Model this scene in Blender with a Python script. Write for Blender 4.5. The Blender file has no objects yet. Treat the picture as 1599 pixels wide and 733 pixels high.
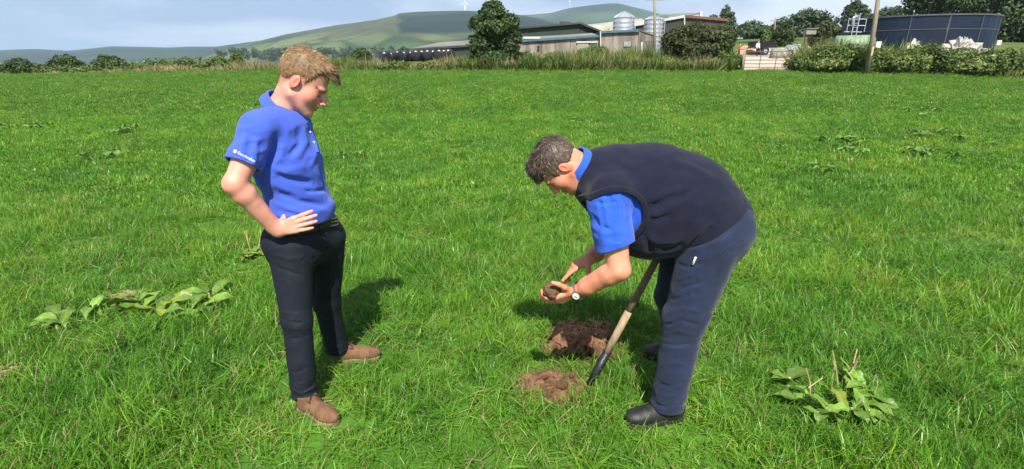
import bpy, math, random
import numpy as np
from mathutils import Vector, Matrix, Euler

# ------------------------------------------------------------------ camera, sky, sun, exposure
SC = bpy.context.scene
COL = SC.collection
FPX, CX, CY, CAM_H = 800.0, 799.5, 366.5, 1.70       # the photograph is 1599 x 733
TILT = math.atan((CY - 95.0) / FPX)                   # eye level lies on row 95
CT, ST = math.cos(TILT), math.sin(TILT)

cam_data = bpy.data.cameras.new('camera')
cam_data.sensor_fit = 'HORIZONTAL'
cam_data.sensor_width = 36.0
cam_data.lens = 36.0 * FPX / 1599.0
cam_data.clip_start = 0.05
cam_data.clip_end = 40000
camera = bpy.data.objects.new('camera', cam_data)
COL.objects.link(camera)
camera.location = (0, 0, CAM_H)
camera.rotation_euler = (math.pi / 2 - TILT, 0, 0)
SC.camera = camera

SUN_EL = math.radians(52.0)
SUN_AZ = math.radians(3.0)                            # stands behind the camera, a touch to the right
world = bpy.data.worlds.new('World')
SC.world = world
world.use_nodes = True
wn, wl = world.node_tree.nodes, world.node_tree.links
wn.clear()
w_out = wn.new('ShaderNodeOutputWorld')
w_bg = wn.new('ShaderNodeBackground')
w_bg.inputs['Strength'].default_value = 0.082
w_sky = wn.new('ShaderNodeTexSky')
w_sky.sky_type = 'NISHITA'
w_sky.sun_disc = False
w_sky.sun_elevation = SUN_EL
w_sky.sun_rotation = math.pi - SUN_AZ
w_sky.air_density = 1.0
w_sky.dust_density = 0.6
w_sky.ozone_density = 2.0
# soft cloud cover, laid out by sky direction all the way round
w_tc = wn.new('ShaderNodeTexCoord')
w_lift = wn.new('ShaderNodeVectorMath')                # clear air: the blue reaches further down to the horizon, all round
w_lift.operation = 'ADD'
w_lift.inputs[1].default_value = (0, 0, 0.22)
wl.new(w_tc.outputs['Generated'], w_lift.inputs[0])
wl.new(w_lift.outputs['Vector'], w_sky.inputs['Vector'])
w_map = wn.new('ShaderNodeMapping')
w_map.inputs['Scale'].default_value = (1.6, 1.6, 7.0)
w_map.inputs['Location'].default_value = (2.2, 8.4, 3.3)
w_noise = wn.new('ShaderNodeTexNoise')
w_noise.inputs['Scale'].default_value = 1.5
w_noise.inputs['Detail'].default_value = 7
w_noise.inputs['Roughness'].default_value = 0.52
w_noise.inputs['Distortion'].default_value = 0.35
w_ramp = wn.new('ShaderNodeValToRGB')
w_ramp.color_ramp.elements[0].position = 0.41
w_ramp.color_ramp.elements[0].color = (0.05, 0.05, 0.05, 1)
w_ramp.color_ramp.elements[1].position = 0.65
w_ramp.color_ramp.elements[1].color = (0.92, 0.92, 0.92, 1)
w_mix = wn.new('ShaderNodeMixRGB')
w_mix.inputs['Color2'].default_value = (6.6, 7.0, 7.6, 1)
wl.new(w_tc.outputs['Generated'], w_map.inputs['Vector'])
wl.new(w_map.outputs['Vector'], w_noise.inputs['Vector'])
wl.new(w_noise.outputs['Fac'], w_ramp.inputs['Fac'])
wl.new(w_ramp.outputs['Color'], w_mix.inputs['Fac'])
wl.new(w_sky.outputs['Color'], w_mix.inputs['Color1'])
wl.new(w_mix.outputs['Color'], w_bg.inputs['Color'])
wl.new(w_bg.outputs['Background'], w_out.inputs['Surface'])

sun_data = bpy.data.lights.new('sun', 'SUN')
sun_data.energy = 5.0
sun_data.angle = math.radians(0.55)
sun_data.color = (1.0, 0.955, 0.88)
sun = bpy.data.objects.new('sun', sun_data)
COL.objects.link(sun)
sun.location = (0, -20, 30)
SUN_DIR = Vector((-math.sin(SUN_AZ) * math.cos(SUN_EL), math.cos(SUN_AZ) * math.cos(SUN_EL), -math.sin(SUN_EL)))
sun.rotation_euler = SUN_DIR.to_track_quat('-Z', 'Y').to_euler()

SC.view_settings.view_transform = 'Standard'
SC.view_settings.look = 'None'
SC.view_settings.exposure = 0.85
SC.view_settings.gamma = 1.0
SC.view_settings.use_curve_mapping = False
SC.render.engine = 'CYCLES'
SC.cycles.use_denoising = True
SC.cycles.max_bounces = 6
SC.cycles.diffuse_bounces = 3
SC.cycles.glossy_bounces = 2
SC.cycles.transmission_bounces = 4
SC.cycles.transparent_max_bounces = 6
SC.cycles.volume_bounces = 0
SC.cycles.caustics_reflective = False
SC.cycles.caustics_refractive = False
SC.cycles.sample_clamp_indirect = 4.0

DO_GRASS, DO_FAR, DO_PEOPLE, DO_HAZE = True, True, True, True

# ------------------------------------------------------------------ helpers
RNG = np.random.default_rng(7)

def ray(px, py):
    """direction of a photograph pixel, scaled to one unit of depth along the optical axis"""
    x = (np.asarray(px, float) - CX) / FPX
    d = (np.asarray(py, float) - CY) / FPX
    return np.stack([x, CT - ST * d, -(ST + CT * d)], -1)

def W(px, py, Y):
    """the point of a pixel's ray at world depth Y (Y comes from what the thing stands on)"""
    r = ray(px, py)
    p = r * (Y / r[..., 1:2])
    p[..., 2] += CAM_H
    return p

def tag(o, label=None, cat=None, group=None, kind=None):
    if label: o['label'] = label
    if cat: o['category'] = cat
    if group: o['group'] = group
    if kind: o['kind'] = kind
    return o

def wloc(o):
    v = np.zeros(3)
    while o is not None:
        v += np.array(o.location)
        o = o.parent
    return v

def thing(name, loc, label, cat, group=None):
    o = bpy.data.objects.new(name, None)
    o.empty_display_size = 0.2
    COL.objects.link(o)
    o.location = tuple(float(v) for v in loc)
    return tag(o, label, cat, group)

def mesh_obj(name, verts, faces, mat, parent=None, smooth=False, colors=None, origin=None):
    """ONE mesh object from world-space vertices"""
    verts = np.asarray(verts, float).reshape(-1, 3)
    org = wloc(parent) if parent is not None else (np.zeros(3) if origin is None else np.asarray(origin, float))
    me = bpy.data.meshes.new(name)
    if isinstance(faces, np.ndarray) and faces.ndim == 2:
        n, k = faces.shape
        me.vertices.add(len(verts))
        me.vertices.foreach_set('co', (verts - org).astype(np.float32).ravel())
        me.loops.add(n * k)
        me.loops.foreach_set('vertex_index', faces.astype(np.int32).ravel())
        me.polygons.add(n)
        me.polygons.foreach_set('loop_start', np.arange(0, n * k, k, dtype=np.int32))
        me.polygons.foreach_set('loop_total', np.full(n, k, np.int32))
        me.update(calc_edges=True)
    else:
        me.from_pydata([tuple(v) for v in (verts - org)], [], [tuple(int(i) for i in f) for f in faces])
        me.update()
    if smooth:
        me.polygons.foreach_set('use_smooth', np.ones(len(me.polygons), bool))
    if colors is not None:
        a = me.color_attributes.new('Col', 'FLOAT_COLOR', 'POINT')
        c = np.ones((len(verts), 4), np.float32)
        c[:, :colors.shape[1]] = colors
        a.data.foreach_set('color', c.ravel())
    if mat is not None:
        me.materials.append(mat)
    o = bpy.data.objects.new(name, me)
    COL.objects.link(o)
    if parent is not None:
        o.parent = parent
    else:
        o.location = tuple(org)
    return o

class MB:
    """collects boxes, bars, tubes and sheets for one mesh"""
    def __init__(s): s.v, s.f = [], []
    def add(s, verts, faces):
        b = len(s.v)
        s.v += [tuple(map(float, v)) for v in verts]
        s.f += [tuple(int(i) + b for i in f) for f in faces]
        return s
    def hexa(s, p):
        return s.add(p, [(0, 3, 2, 1), (4, 5, 6, 7), (0, 1, 5, 4), (1, 2, 6, 5), (2, 3, 7, 6), (3, 0, 4, 7)])
    def box(s, c, size, ax=None):
        c = np.asarray(c, float); h = np.asarray(size, float) / 2
        A = np.eye(3) if ax is None else np.asarray(ax, float)
        sg = [(-1, -1, -1), (1, -1, -1), (1, 1, -1), (-1, 1, -1), (-1, -1, 1), (1, -1, 1), (1, 1, 1), (-1, 1, 1)]
        return s.hexa([c + (np.array(q) * h) @ A for q in sg])
    def bar(s, a, b, w, h=None, up=(0, 0, 1)):
        a, b = np.asarray(a, float), np.asarray(b, float)
        h = w if h is None else h
        t = b - a; L = np.linalg.norm(t); t = t / L
        u = np.cross(up, t)
        if np.linalg.norm(u) < 1e-4: u = np.cross((1, 0, 0), t)
        u /= np.linalg.norm(u); n = np.cross(t, u)
        return s.box((a + b) / 2, (L, w, h), np.array([t, u, n]))
    def tube(s, pts, rad, n=8, cap=True):
        pts = [np.asarray(p, float) for p in pts]
        rad = [rad] * len(pts) if np.isscalar(rad) else rad
        rings = []
        for i, p in enumerate(pts):
            t = pts[min(i + 1, len(pts) - 1)] - pts[max(i - 1, 0)]
            t = t / np.linalg.norm(t)
            u = np.cross((0.13, 0.97, 0.2), t)
            if np.linalg.norm(u) < 0.1: u = np.cross((1, 0, 0), t)
            u /= np.linalg.norm(u); w = np.cross(t, u)
            rings.append([p + rad[i] * (math.cos(a) * u + math.sin(a) * w) for a in np.arange(n) * 2 * math.pi / n])
        fs = []
        for i in range(len(pts) - 1):
            for j in range(n):
                k = (j + 1) % n
                fs.append((i * n + j, i * n + k, (i + 1) * n + k, (i + 1) * n + j))
        if cap:
            fs.append(tuple(range(n - 1, -1, -1))); m = (len(pts) - 1) * n
            fs.append(tuple(range(m, m + n)))
        return s.add([v for r in rings for v in r], fs)
    def lathe(s, c, prof, n=24):
        c = np.asarray(c, float); vs = []
        for r, z in prof:
            for a in np.arange(n) * 2 * math.pi / n:
                vs.append(c + (r * math.cos(a), r * math.sin(a), z))
        fs = [(i * n + j, i * n + (j + 1) % n, (i + 1) * n + (j + 1) % n, (i + 1) * n + j) for i in range(len(prof) - 1) for j in range(n)]
        return s.add(vs, fs)
    def build(s, name, mat, parent=None, smooth=False):
        return mesh_obj(name, s.v, s.f, mat, parent, smooth)

# ------------------------------------------------------------------ noise and distance fields
def _hash(i, j, k, seed):
    n = (i * 374761393 + j * 668265263 + k * 2147483647 + seed * 974711) & 0x7fffffff
    n = ((n ^ (n >> 13)) * 1274126177) & 0x7fffffff
    return ((n ^ (n >> 16)) & 0xffff) / 65535.0

def vnoise(P, seed=0):
    P = np.asarray(P, float)
    I = np.floor(P).astype(np.int64); F = P - I
    F = F * F * (3 - 2 * F)
    out = 0
    for dx in (0, 1):
        for dy in (0, 1):
            for dz in (0, 1):
                w = (F[..., 0] if dx else 1 - F[..., 0]) * (F[..., 1] if dy else 1 - F[..., 1]) * (F[..., 2] if dz else 1 - F[..., 2])
                out = out + w * _hash(I[..., 0] + dx, I[..., 1] + dy, I[..., 2] + dz, seed)
    return out * 2 - 1

def fbm(P, octv=3, seed=0):
    a, o = 1.0, 0
    for i in range(octv):
        o = o + a * vnoise(np.asarray(P) * 2 ** i, seed + i * 17)
        a *= 0.5
    return o

A3 = lambda *v: np.array(v, float)
def smin(a, b, k):
    h = np.clip(0.5 + 0.5 * (b - a) / k, 0, 1)
    return b * (1 - h) + a * h - k * h * (1 - h)
def smax(a, b, k): return -smin(-a, -b, k)
def rcone(P, a, b, r1, r2):
    a, b = np.asarray(a), np.asarray(b)
    ba = b - a
    h = np.clip(((P - a) @ ba) / (ba @ ba), 0, 1)
    return np.linalg.norm(P - a - h[..., None] * ba, axis=-1) - (r1 + (r2 - r1) * h)
def chain(P, pts, rads, k=0.012):
    d = None
    for i in range(len(pts) - 1):
        e = rcone(P, pts[i], pts[i + 1], rads[i], rads[i + 1])
        d = e if d is None else smin(d, e, k)
    return d
def ell(P, c, r, R=None):
    q = P - np.asarray(c)
    if R is not None: q = q @ np.asarray(R).T
    r = np.asarray(r, float)
    k0 = np.linalg.norm(q / r, axis=-1)
    k1 = np.linalg.norm(q / (r * r), axis=-1) + 1e-9
    return k0 * (k0 - 1) / k1
def unit(v):
    v = np.asarray(v, float); return v / np.linalg.norm(v)
def ecap(P, a, b, side, wa, wb):
    """capsule of elliptical section: wa, wb = (half width along side, half depth across it)"""
    a, b = np.asarray(a), np.asarray(b)
    ba = b - a; t = unit(ba)
    s = np.asarray(side, float); s = unit(s - t * (s @ t)); u = np.cross(t, s)
    h = np.clip(((P - a) @ ba) / (ba @ ba), 0, 1)
    q = P - a - h[..., None] * ba
    w = wa[0] + (wb[0] - wa[0]) * h; d = wa[1] + (wb[1] - wa[1]) * h; m = np.minimum(w, d)
    x, y, z = q @ s, q @ u, q @ t
    k0 = np.sqrt((x / w) ** 2 + (y / d) ** 2 + (z / m) ** 2)
    k1 = np.sqrt((x / w ** 2) ** 2 + (y / d ** 2) ** 2 + (z / m ** 2) ** 2) + 1e-9
    return k0 * (k0 - 1) / k1
def plane(P, c, n): return (P - np.asarray(c)) @ unit(n)
def rbox(P, c, h, R=None, r=0.003):
    q = P - np.asarray(c)
    if R is not None: q = q @ np.asarray(R).T
    q = np.abs(q) - (np.asarray(h) - r)
    return np.linalg.norm(np.maximum(q, 0), axis=-1) + np.minimum(q.max(-1), 0) - r
def seg_dist(P, pts):
    d = None
    for a, b in zip(pts[:-1], pts[1:]):
        e = rcone(P, a, b, 0, 0)
        d = e if d is None else np.minimum(d, e)
    return d

def hits(sdf, pix, Yc, span=0.9):
    """points where the rays of photograph pixels meet a distance field round depth Yc"""
    pix = np.asarray(pix, float)
    r = ray(pix[:, 0], pix[:, 1])
    r /= np.linalg.norm(r, axis=1)[:, None]
    t = (Yc - span) / r[:, 1]
    o = A3(0, 0, CAM_H)
    best, bt = np.full(len(t), 9.0), t.copy()
    for _ in range(90):
        d = sdf(o + r * t[:, None])
        m = np.abs(d) < best
        best[m], bt[m] = np.abs(d)[m], t[m]
        t = t + np.clip(d, -0.02, 0.06) * 0.8
    return o + r * bt[:, None]

def creased(sdf, lines, Yc):
    """adds wrinkles: (pixel polyline, height in m, half width in m)"""
    flat = [p for l in lines for p in l[0]]
    H = hits(sdf, flat, Yc); i = 0; W3 = []
    for l in lines:
        n = len(l[0]); W3.append((H[i:i + n], l[1], l[2])); i += n
    def f(P):
        d = sdf(P)
        for pts, amp, rad in W3:
            lo, hi = pts.min(0) - 3 * rad, pts.max(0) + 3 * rad
            m = np.all((P > lo) & (P < hi), axis=-1)
            if m.any():
                e = seg_dist(P[m], pts)
                # fade towards the two ends
                f0 = np.linalg.norm(P[m] - pts[0], axis=-1); f1 = np.linalg.norm(P[m] - pts[-1], axis=-1)
                fade = np.clip(np.minimum(f0, f1) / (2.2 * rad), 0.25, 1)
                d[m] -= amp * fade * np.exp(-(e / rad) ** 1.5)
        return d
    return f

def surface(sdf, lo, hi, h):
    """mesh of the zero set by surface nets, evaluated only near the surface"""
    lo, hi = np.asarray(lo, float), np.asarray(hi, float)
    C = 4
    n = np.ceil((hi - lo) / (h * C)).astype(int)
    ax = [lo[i] + (np.arange(n[i]) + 0.5) * h * C for i in range(3)]
    G = np.stack(np.meshgrid(*ax, indexing='ij'), -1)
    dc = sdf(G.reshape(-1, 3)).reshape(n)
    near = np.abs(dc) < h * C * 1.6
    V = np.repeat(np.repeat(np.repeat(np.where(dc < 0, -1.0, 1.0), C, 0), C, 1), C, 2)
    M = np.repeat(np.repeat(np.repeat(near, C, 0), C, 1), C, 2)
    idx = np.argwhere(M)
    V[M] = sdf(lo + (idx + 0.5) * h)
    V = np.pad(V, 1, constant_values=1.0); lo = lo - h
    S = V < 0
    nx, ny, nz = V.shape
    cell = np.zeros((nx - 1, ny - 1, nz - 1), np.int8)
    for dx in (0, 1):
        for dy in (0, 1):
            for dz in (0, 1):
                cell += S[dx:nx - 1 + dx, dy:ny - 1 + dy, dz:nz - 1 + dz]
    act = (cell > 0) & (cell < 8)
    ci = np.argwhere(act)
    num = np.full(act.shape, -1, np.int64); num[act] = np.arange(len(ci))
    acc = np.zeros((len(ci), 3)); cnt = np.zeros(len(ci))
    corners = [(a, b, c) for a in (0, 1) for b in (0, 1) for c in (0, 1)]
    cv = {q: V[ci[:, 0] + q[0], ci[:, 1] + q[1], ci[:, 2] + q[2]] for q in corners}
    for q in corners:
        for k in range(3):
            if q[k] == 0:
                p = list(q); p[k] = 1; p = tuple(p)
                a, b = cv[q], cv[p]
                m = (a < 0) != (b < 0)
                t = np.where(m, a / np.where(m, a - b, 1), 0)
                off = np.tile(np.array(q, float), (len(ci), 1)); off[:, k] += t
                acc[m] += off[m]; cnt[m] += 1
    verts = lo + (ci + acc / cnt[:, None] + 0.5) * h
    faces = []
    for k in range(3):
        a = np.moveaxis(S, k, 0)
        nm = np.moveaxis(num, k, 0)
        ch = a[:-1] != a[1:]
        ch[:, 0, :] = ch[:, -1, :] = False; ch[:, :, 0] = ch[:, :, -1] = False
        e = np.argwhere(ch)
        if not len(e): continue
        i, j, l = e.T
        q = np.stack([nm[i, j - 1, l - 1], nm[i, j, l - 1], nm[i, j, l], nm[i, j - 1, l]], 1)
        flip = ~a[i, j, l]
        if k == 1: flip = ~flip
        q[flip] = q[flip][:, ::-1]
        faces.append(q)
    F = np.concatenate(faces)
    return verts, F[(F >= 0).all(1)]

def frame(f, u):
    """rows = forward, left, up"""
    f = unit(f); u = np.asarray(u, float); u = unit(u - f * (u @ f)); return np.array([f, np.cross(u, f), u])

# ------------------------------------------------------------------ materials
def srgb(r, g, b):
    return tuple(((c / 255) / 12.92 if c / 255 <= 0.04045 else ((c / 255 + 0.055) / 1.055) ** 2.4) for c in (r, g, b))

def mat(name, col, rough=0.8, var=0.25, scale=6.0, bump=0.0, bscale=60.0, metal=0.0, spec=0.3, attr=False, trans=0.0,
        sheen=0.0, stretch=(1, 1, 1), col2=None, sss=0.0, detail=5):
    """principled surface whose colour wanders with noise (and with the mesh's own colours)"""
    m = bpy.data.materials.new(name); m.use_nodes = True
    n, l = m.node_tree.nodes, m.node_tree.links
    p = n['Principled BSDF']; out = n['Material Output']
    tc = n.new('ShaderNodeTexCoord'); mp = n.new('ShaderNodeMapping')
    mp.inputs['Scale'].default_value = stretch
    l.new(tc.outputs['Object'], mp.inputs['Vector'])
    no = n.new('ShaderNodeTexNoise'); no.inputs['Scale'].default_value = scale; no.inputs['Detail'].default_value = detail
    l.new(mp.outputs['Vector'], no.inputs['Vector'])
    rp = n.new('ShaderNodeValToRGB')
    c = np.array(col[:3]); c2 = np.array(col2[:3]) if col2 is not None else c
    rp.color_ramp.elements[0].position = 0.3; rp.color_ramp.elements[1].position = 0.7
    rp.color_ramp.elements[0].color = (*np.clip(c * (1 - var), 0, 1), 1)
    rp.color_ramp.elements[1].color = (*np.clip(c2 * (1 + var), 0, 1), 1)
    l.new(no.outputs['Fac'], rp.inputs['Fac'])
    src = rp.outputs['Color']
    if attr:
        at = n.new('ShaderNodeVertexColor'); at.layer_name = 'Col'
        mx = n.new('ShaderNodeMixRGB'); mx.blend_type = 'MULTIPLY'; mx.inputs['Fac'].default_value = 1
        l.new(src, mx.inputs['Color1']); l.new(at.outputs['Color'], mx.inputs['Color2'])
        src = mx.outputs['Color']
    l.new(src, p.inputs['Base Color'])
    p.inputs['Roughness'].default_value = rough
    p.inputs['Metallic'].default_value = metal
    p.inputs['Specular IOR Level'].default_value = spec
    if sheen: p.inputs['Sheen Weight'].default_value = sheen
    if sss:
        p.inputs['Subsurface Weight'].default_value = sss
        p.inputs['Subsurface Radius'].default_value = (0.012, 0.005, 0.003)
        p.inputs['Subsurface Scale'].default_value = 1.0
    if bump:
        bn = n.new('ShaderNodeTexNoise'); bn.inputs['Scale'].default_value = bscale; bn.inputs['Detail'].default_value = 3
        l.new(mp.outputs['Vector'], bn.inputs['Vector'])
        bp = n.new('ShaderNodeBump'); bp.inputs['Strength'].default_value = bump; bp.inputs['Distance'].default_value = 0.02
        l.new(bn.outputs['Fac'], bp.inputs['Height']); l.new(bp.outputs['Normal'], p.inputs['Normal'])
    if trans:
        tr = n.new('ShaderNodeBsdfTranslucent'); l.new(src, tr.inputs['Color'])
        ms = n.new('ShaderNodeMixShader'); ms.inputs['Fac'].default_value = trans
        l.new(p.outputs['BSDF'], ms.inputs[1]); l.new(tr.outputs['BSDF'], ms.inputs[2])
        l.new(ms.outputs['Shader'], out.inputs['Surface'])
    return m
M_skin_y = mat('skin_fair', srgb(205, 142, 122), 0.5, 0.15, 24, 0.12, 260, attr=True, sss=0.06, spec=0.4)
M_skin_o = mat('skin_tanned', srgb(196, 132, 104), 0.5, 0.18, 24, 0.14, 260, attr=True, sss=0.06, spec=0.4)
M_polo = mat('blue_pique_cotton', srgb(60, 86, 184), 0.85, 0.06, 14, 0.25, 700, sheen=0.15, spec=0.2)
M_polo2 = mat('bright_blue_cotton', srgb(40, 84, 190), 0.85, 0.08, 14, 0.2, 600, sheen=0.15, spec=0.2)
M_vest = mat('navy_wool_knit', (0.0085, 0.0094, 0.0225), 0.95, 0.15, 20, 0.12, 420, sheen=0.10, spec=0.15)
M_rib = mat('navy_ribbed_knit', (0.0085, 0.0088, 0.019), 0.95, 0.1, 20, 0.12, 500, sheen=0.1, spec=0.15)
M_trous_y = mat('black_navy_twill', (0.0058, 0.0085, 0.0160), 0.75, 0.2, 12, 0.2, 600, spec=0.3)
M_trous_o = mat('faded_navy_twill', (0.0125, 0.0200, 0.046), 0.85, 0.25, 9, 0.2, 500, spec=0.2, sheen=0.1)
M_hair_y = mat('light_brown_hair', (0.235, 0.138, 0.064), 0.55, 0.45, 60, 0, attr=True, spec=0.4, stretch=(1, 1, 1))
M_hair_o = mat('dark_greying_hair', (0.058, 0.038, 0.025), 0.5, 0.5, 70, 0, attr=True, spec=0.4)
M_belt = mat('dark_brown_leather', (0.035, 0.016, 0.009), 0.45, 0.3, 30, 0.1, 200)
M_steel = mat('brushed_steel', (0.55, 0.55, 0.53), 0.3, 0.1, 60, metal=1.0)
M_brownshoe = mat('tan_suede', (0.145, 0.076, 0.040), 0.9, 0.3, 25, 0.2, 300)
M_brownsole = mat('pale_brown_rubber', (0.20, 0.13, 0.085), 0.8, 0.2, 30)
M_lace = mat('brown_lace', (0.05, 0.03, 0.02), 0.9, 0.2, 60)
M_blackshoe = mat('scuffed_black_leather', (0.014, 0.014, 0.014), 0.5, 0.5, 30, 0.2, 200, spec=0.45)
M_blacksole = mat('black_rubber', (0.022, 0.021, 0.020), 0.75, 0.3, 40)
M_greylace = mat('grey_lace', (0.10, 0.095, 0.085), 0.9, 0.2, 60)
M_white_print = mat('white_print', (0.80, 0.82, 0.86), 0.6, 0.03, 20)
M_black = mat('black_plastic', (0.012, 0.012, 0.012), 0.4, 0.2, 20)
M_dial = mat('watch_dial', (0.62, 0.63, 0.62), 0.2, 0.05, 50)
M_whitepl = mat('white_plastic', (0.75, 0.75, 0.74), 0.35, 0.05, 20)
M_soil = mat('brown_loam', (0.120, 0.064, 0.035), 0.95, 0.42, 22, 0.6, 90, spec=0.15, col2=(0.145, 0.079, 0.043))
M_soil_sod = mat('sod_loam', (0.165, 0.086, 0.046), 0.95, 0.45, 30, 0.6, 90, spec=0.15)  # soil of the turned sod, a little paler than the plain loam

# ------------------------------------------------------------------ the land
C_COL = np.array([-600., 0, 200, 400, 560, 700, 900, 1040, 1200, 1400, 1600, 2300])
C_YE = np.array([46., 46, 45, 43, 42, 40, 38, 38, 37, 34, 31, 28])              # distance of the field's far edge
C_RE = np.array([119., 118.5, 115, 112, 112, 112, 112.5, 113, 113, 117, 124.5, 132])  # its row in the photograph
def row_z(row, Y): return W(800, row, Y)[..., 2]
C_ZE = np.array([row_z(r, y) for r, y in zip(C_RE, C_YE)])
C_Z60 = C_ZE + np.array([-.6, -.6, -.5, -.3, .0, .4, .9, 1.3, 1.45, 2.5, 2.7, 2.8])
C_Z130 = np.array([-3., -3, -3, -2.5, -1, 1.0, 2.5, 5.5, 7.2, 8.2, 8.5, 8.5])
C_Z500 = np.array([-14., -14, -14, -12, -10, -6, 0, 15, 22, 24, 24, 24])
C_Z9 = np.array([-22., -22, -22, -22, -20, -18, -10, 8, 14, 16, 18, 18])

def terrain(x, y):
    x, y = np.asarray(x, float), np.asarray(y, float)
    c = 799.5 + 845 * x / np.maximum(y, 5.0)
    ye = np.interp(c, C_COL, C_YE); ze = np.interp(c, C_COL, C_ZE)
    z = ze * np.clip((y - 5) / (ye - 5), 0, 1) ** 1.2
    z = z + np.interp(c, C_COL, C_Z60 - C_ZE) * np.clip((y - ye) / (62 - ye), 0, 1)
    z = z + np.interp(c, C_COL, C_Z130 - C_Z60) * np.clip((y - 62) / 68, 0, 1)
    z = z + np.interp(c, C_COL, C_Z500 - C_Z130) * np.clip((y - 130) / 370, 0, 1)
    z = z + np.interp(c, C_COL, C_Z9 - C_Z500) * np.clip((y - 500) / 3000, 0, 1)
    bump = np.clip((y - 4) / 6, 0, 1) * np.clip((60 - y) / 20, 0, 1)
    P = np.stack([x * 0.35, y * 0.35, 0 * x], -1)
    return z + bump * 0.035 * fbm(P, 2, 3)

def ground(px, py):
    """where a pixel's ray meets the land"""
    px, py = np.atleast_1d(np.asarray(px, float)), np.atleast_1d(np.asarray(py, float))
    r = ray(px, py); lo = np.full(len(px), 1.0); hi = np.full(len(px), 400.0)
    Ys = np.concatenate([np.linspace(1.2, 12, 400), np.linspace(12.05, 90, 800)])
    out = np.zeros((len(px), 3))
    for i in range(len(px)):
        s = Ys / r[i, 1]; p = r[i][None] * s[:, None]; h = p[:, 2] + CAM_H - terrain(p[:, 0], p[:, 1])
        k = np.argmax(h < 0) if (h < 0).any() else len(Ys) - 1
        out[i] = p[k] + (0, 0, CAM_H)
    return out

def field_edge(x):
    """depth of the field's far edge at x"""
    y = np.full(np.shape(x), 40.0)
    for _ in range(8):
        y = np.interp(799.5 + 845 * x / y, C_COL, C_YE)
    return y

def attr_mat(name, rough=0.95, bump=0.3, bscale=4.0, scale=0.8, var=0.2, **k):
    return mat(name, (1, 1, 1), rough, var, scale, bump, bscale, attr=True, spec=0.1, **k)

M_field = attr_mat('pasture_soil_and_thatch', scale=1.6, bump=0.5, bscale=25, var=0.3)
M_hill = attr_mat('hill_fields_and_plantation', scale=0.012, bump=0.0, var=0.18)
M_yard = mat('pale_gravel_yard', (0.38, 0.335, 0.275), 0.95, 0.15, 0.7, 0.3, 12)

# holes the grass leaves open: soil patches (centre x, y, radii, angle)
BARE = []
def bare(px, py, rx, ry):
    g = ground(px, py)[0]; BARE.append((g[0], g[1], rx, ry)); return g
HOLE_A, HOLE_B = A3(0.235, 2.40, 0), A3(0.44, 2.86, 0)
BARE += [(HOLE_A[0], HOLE_A[1], 0.185, 0.135), (HOLE_B[0], HOLE_B[1], 0.21, 0.21)]
bare(196, 466, 0.13, 0.06); bare(5, 590, 0.11, 0.09)

# one sheet of ground from behind the camera to the horizon
yy = np.concatenate([np.linspace(-8, 1, 10), np.linspace(1.2, 12, 110), np.linspace(12.3, 70, 130), np.geomspace(72, 4500, 40)])
uu = np.concatenate([np.linspace(-1.8, -1.25, 6)[:-1], np.linspace(-1.25, 1.25, 190), np.linspace(1.25, 1.8, 6)[1:]])
YY, UU = np.meshgrid(yy, uu, indexing='ij')
XX = UU * (np.maximum(YY, 0) + 5)
ZZ = terrain(XX, YY)
for cx, cy, rx, ry in BARE[:2]:
    e = ((XX - cx) / rx) ** 2 + ((YY - cy) / ry) ** 2
    ZZ = ZZ - 0.0 * np.exp(-e)
gv = np.stack([XX, YY, ZZ], -1).reshape(-1, 3)
nu = len(uu); I = np.arange((len(yy) - 1) * (nu - 1)); r_, c_ = I // (nu - 1), I % (nu - 1)
gf = np.stack([r_ * nu + c_, r_ * nu + c_ + 1, (r_ + 1) * nu + c_ + 1, (r_ + 1) * nu + c_], 1)
inside = gv[:, 1] < field_edge(gv[:, 0])
gcol = np.where(inside[:, None], A3(0.060, 0.145, 0.018), A3(0.10, 0.125, 0.040))
gn = fbm(gv * A3(0.5, 0.5, 0), 3, 5)[:, None]
gcol = gcol * (1 + 0.25 * gn)
far_g = (gv[:, 1] > 85)
gcol[far_g] = A3(0.075, 0.125, 0.035) * (1 + 0.3 * vnoise(gv[far_g] * A3(0.012, 0.012, 0), 3)[:, None])
for cx, cy, rx, ry in BARE:
    e = np.exp(-(((gv[:, 0] - cx) / rx) ** 2 + ((gv[:, 1] - cy) / ry) ** 2))[:, None]
    gcol = gcol * (1 - e) + A3(0.17, 0.105, 0.06) * e
tag(mesh_obj('pasture', gv, gf, M_field, None, True, gcol), kind='structure')

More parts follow.
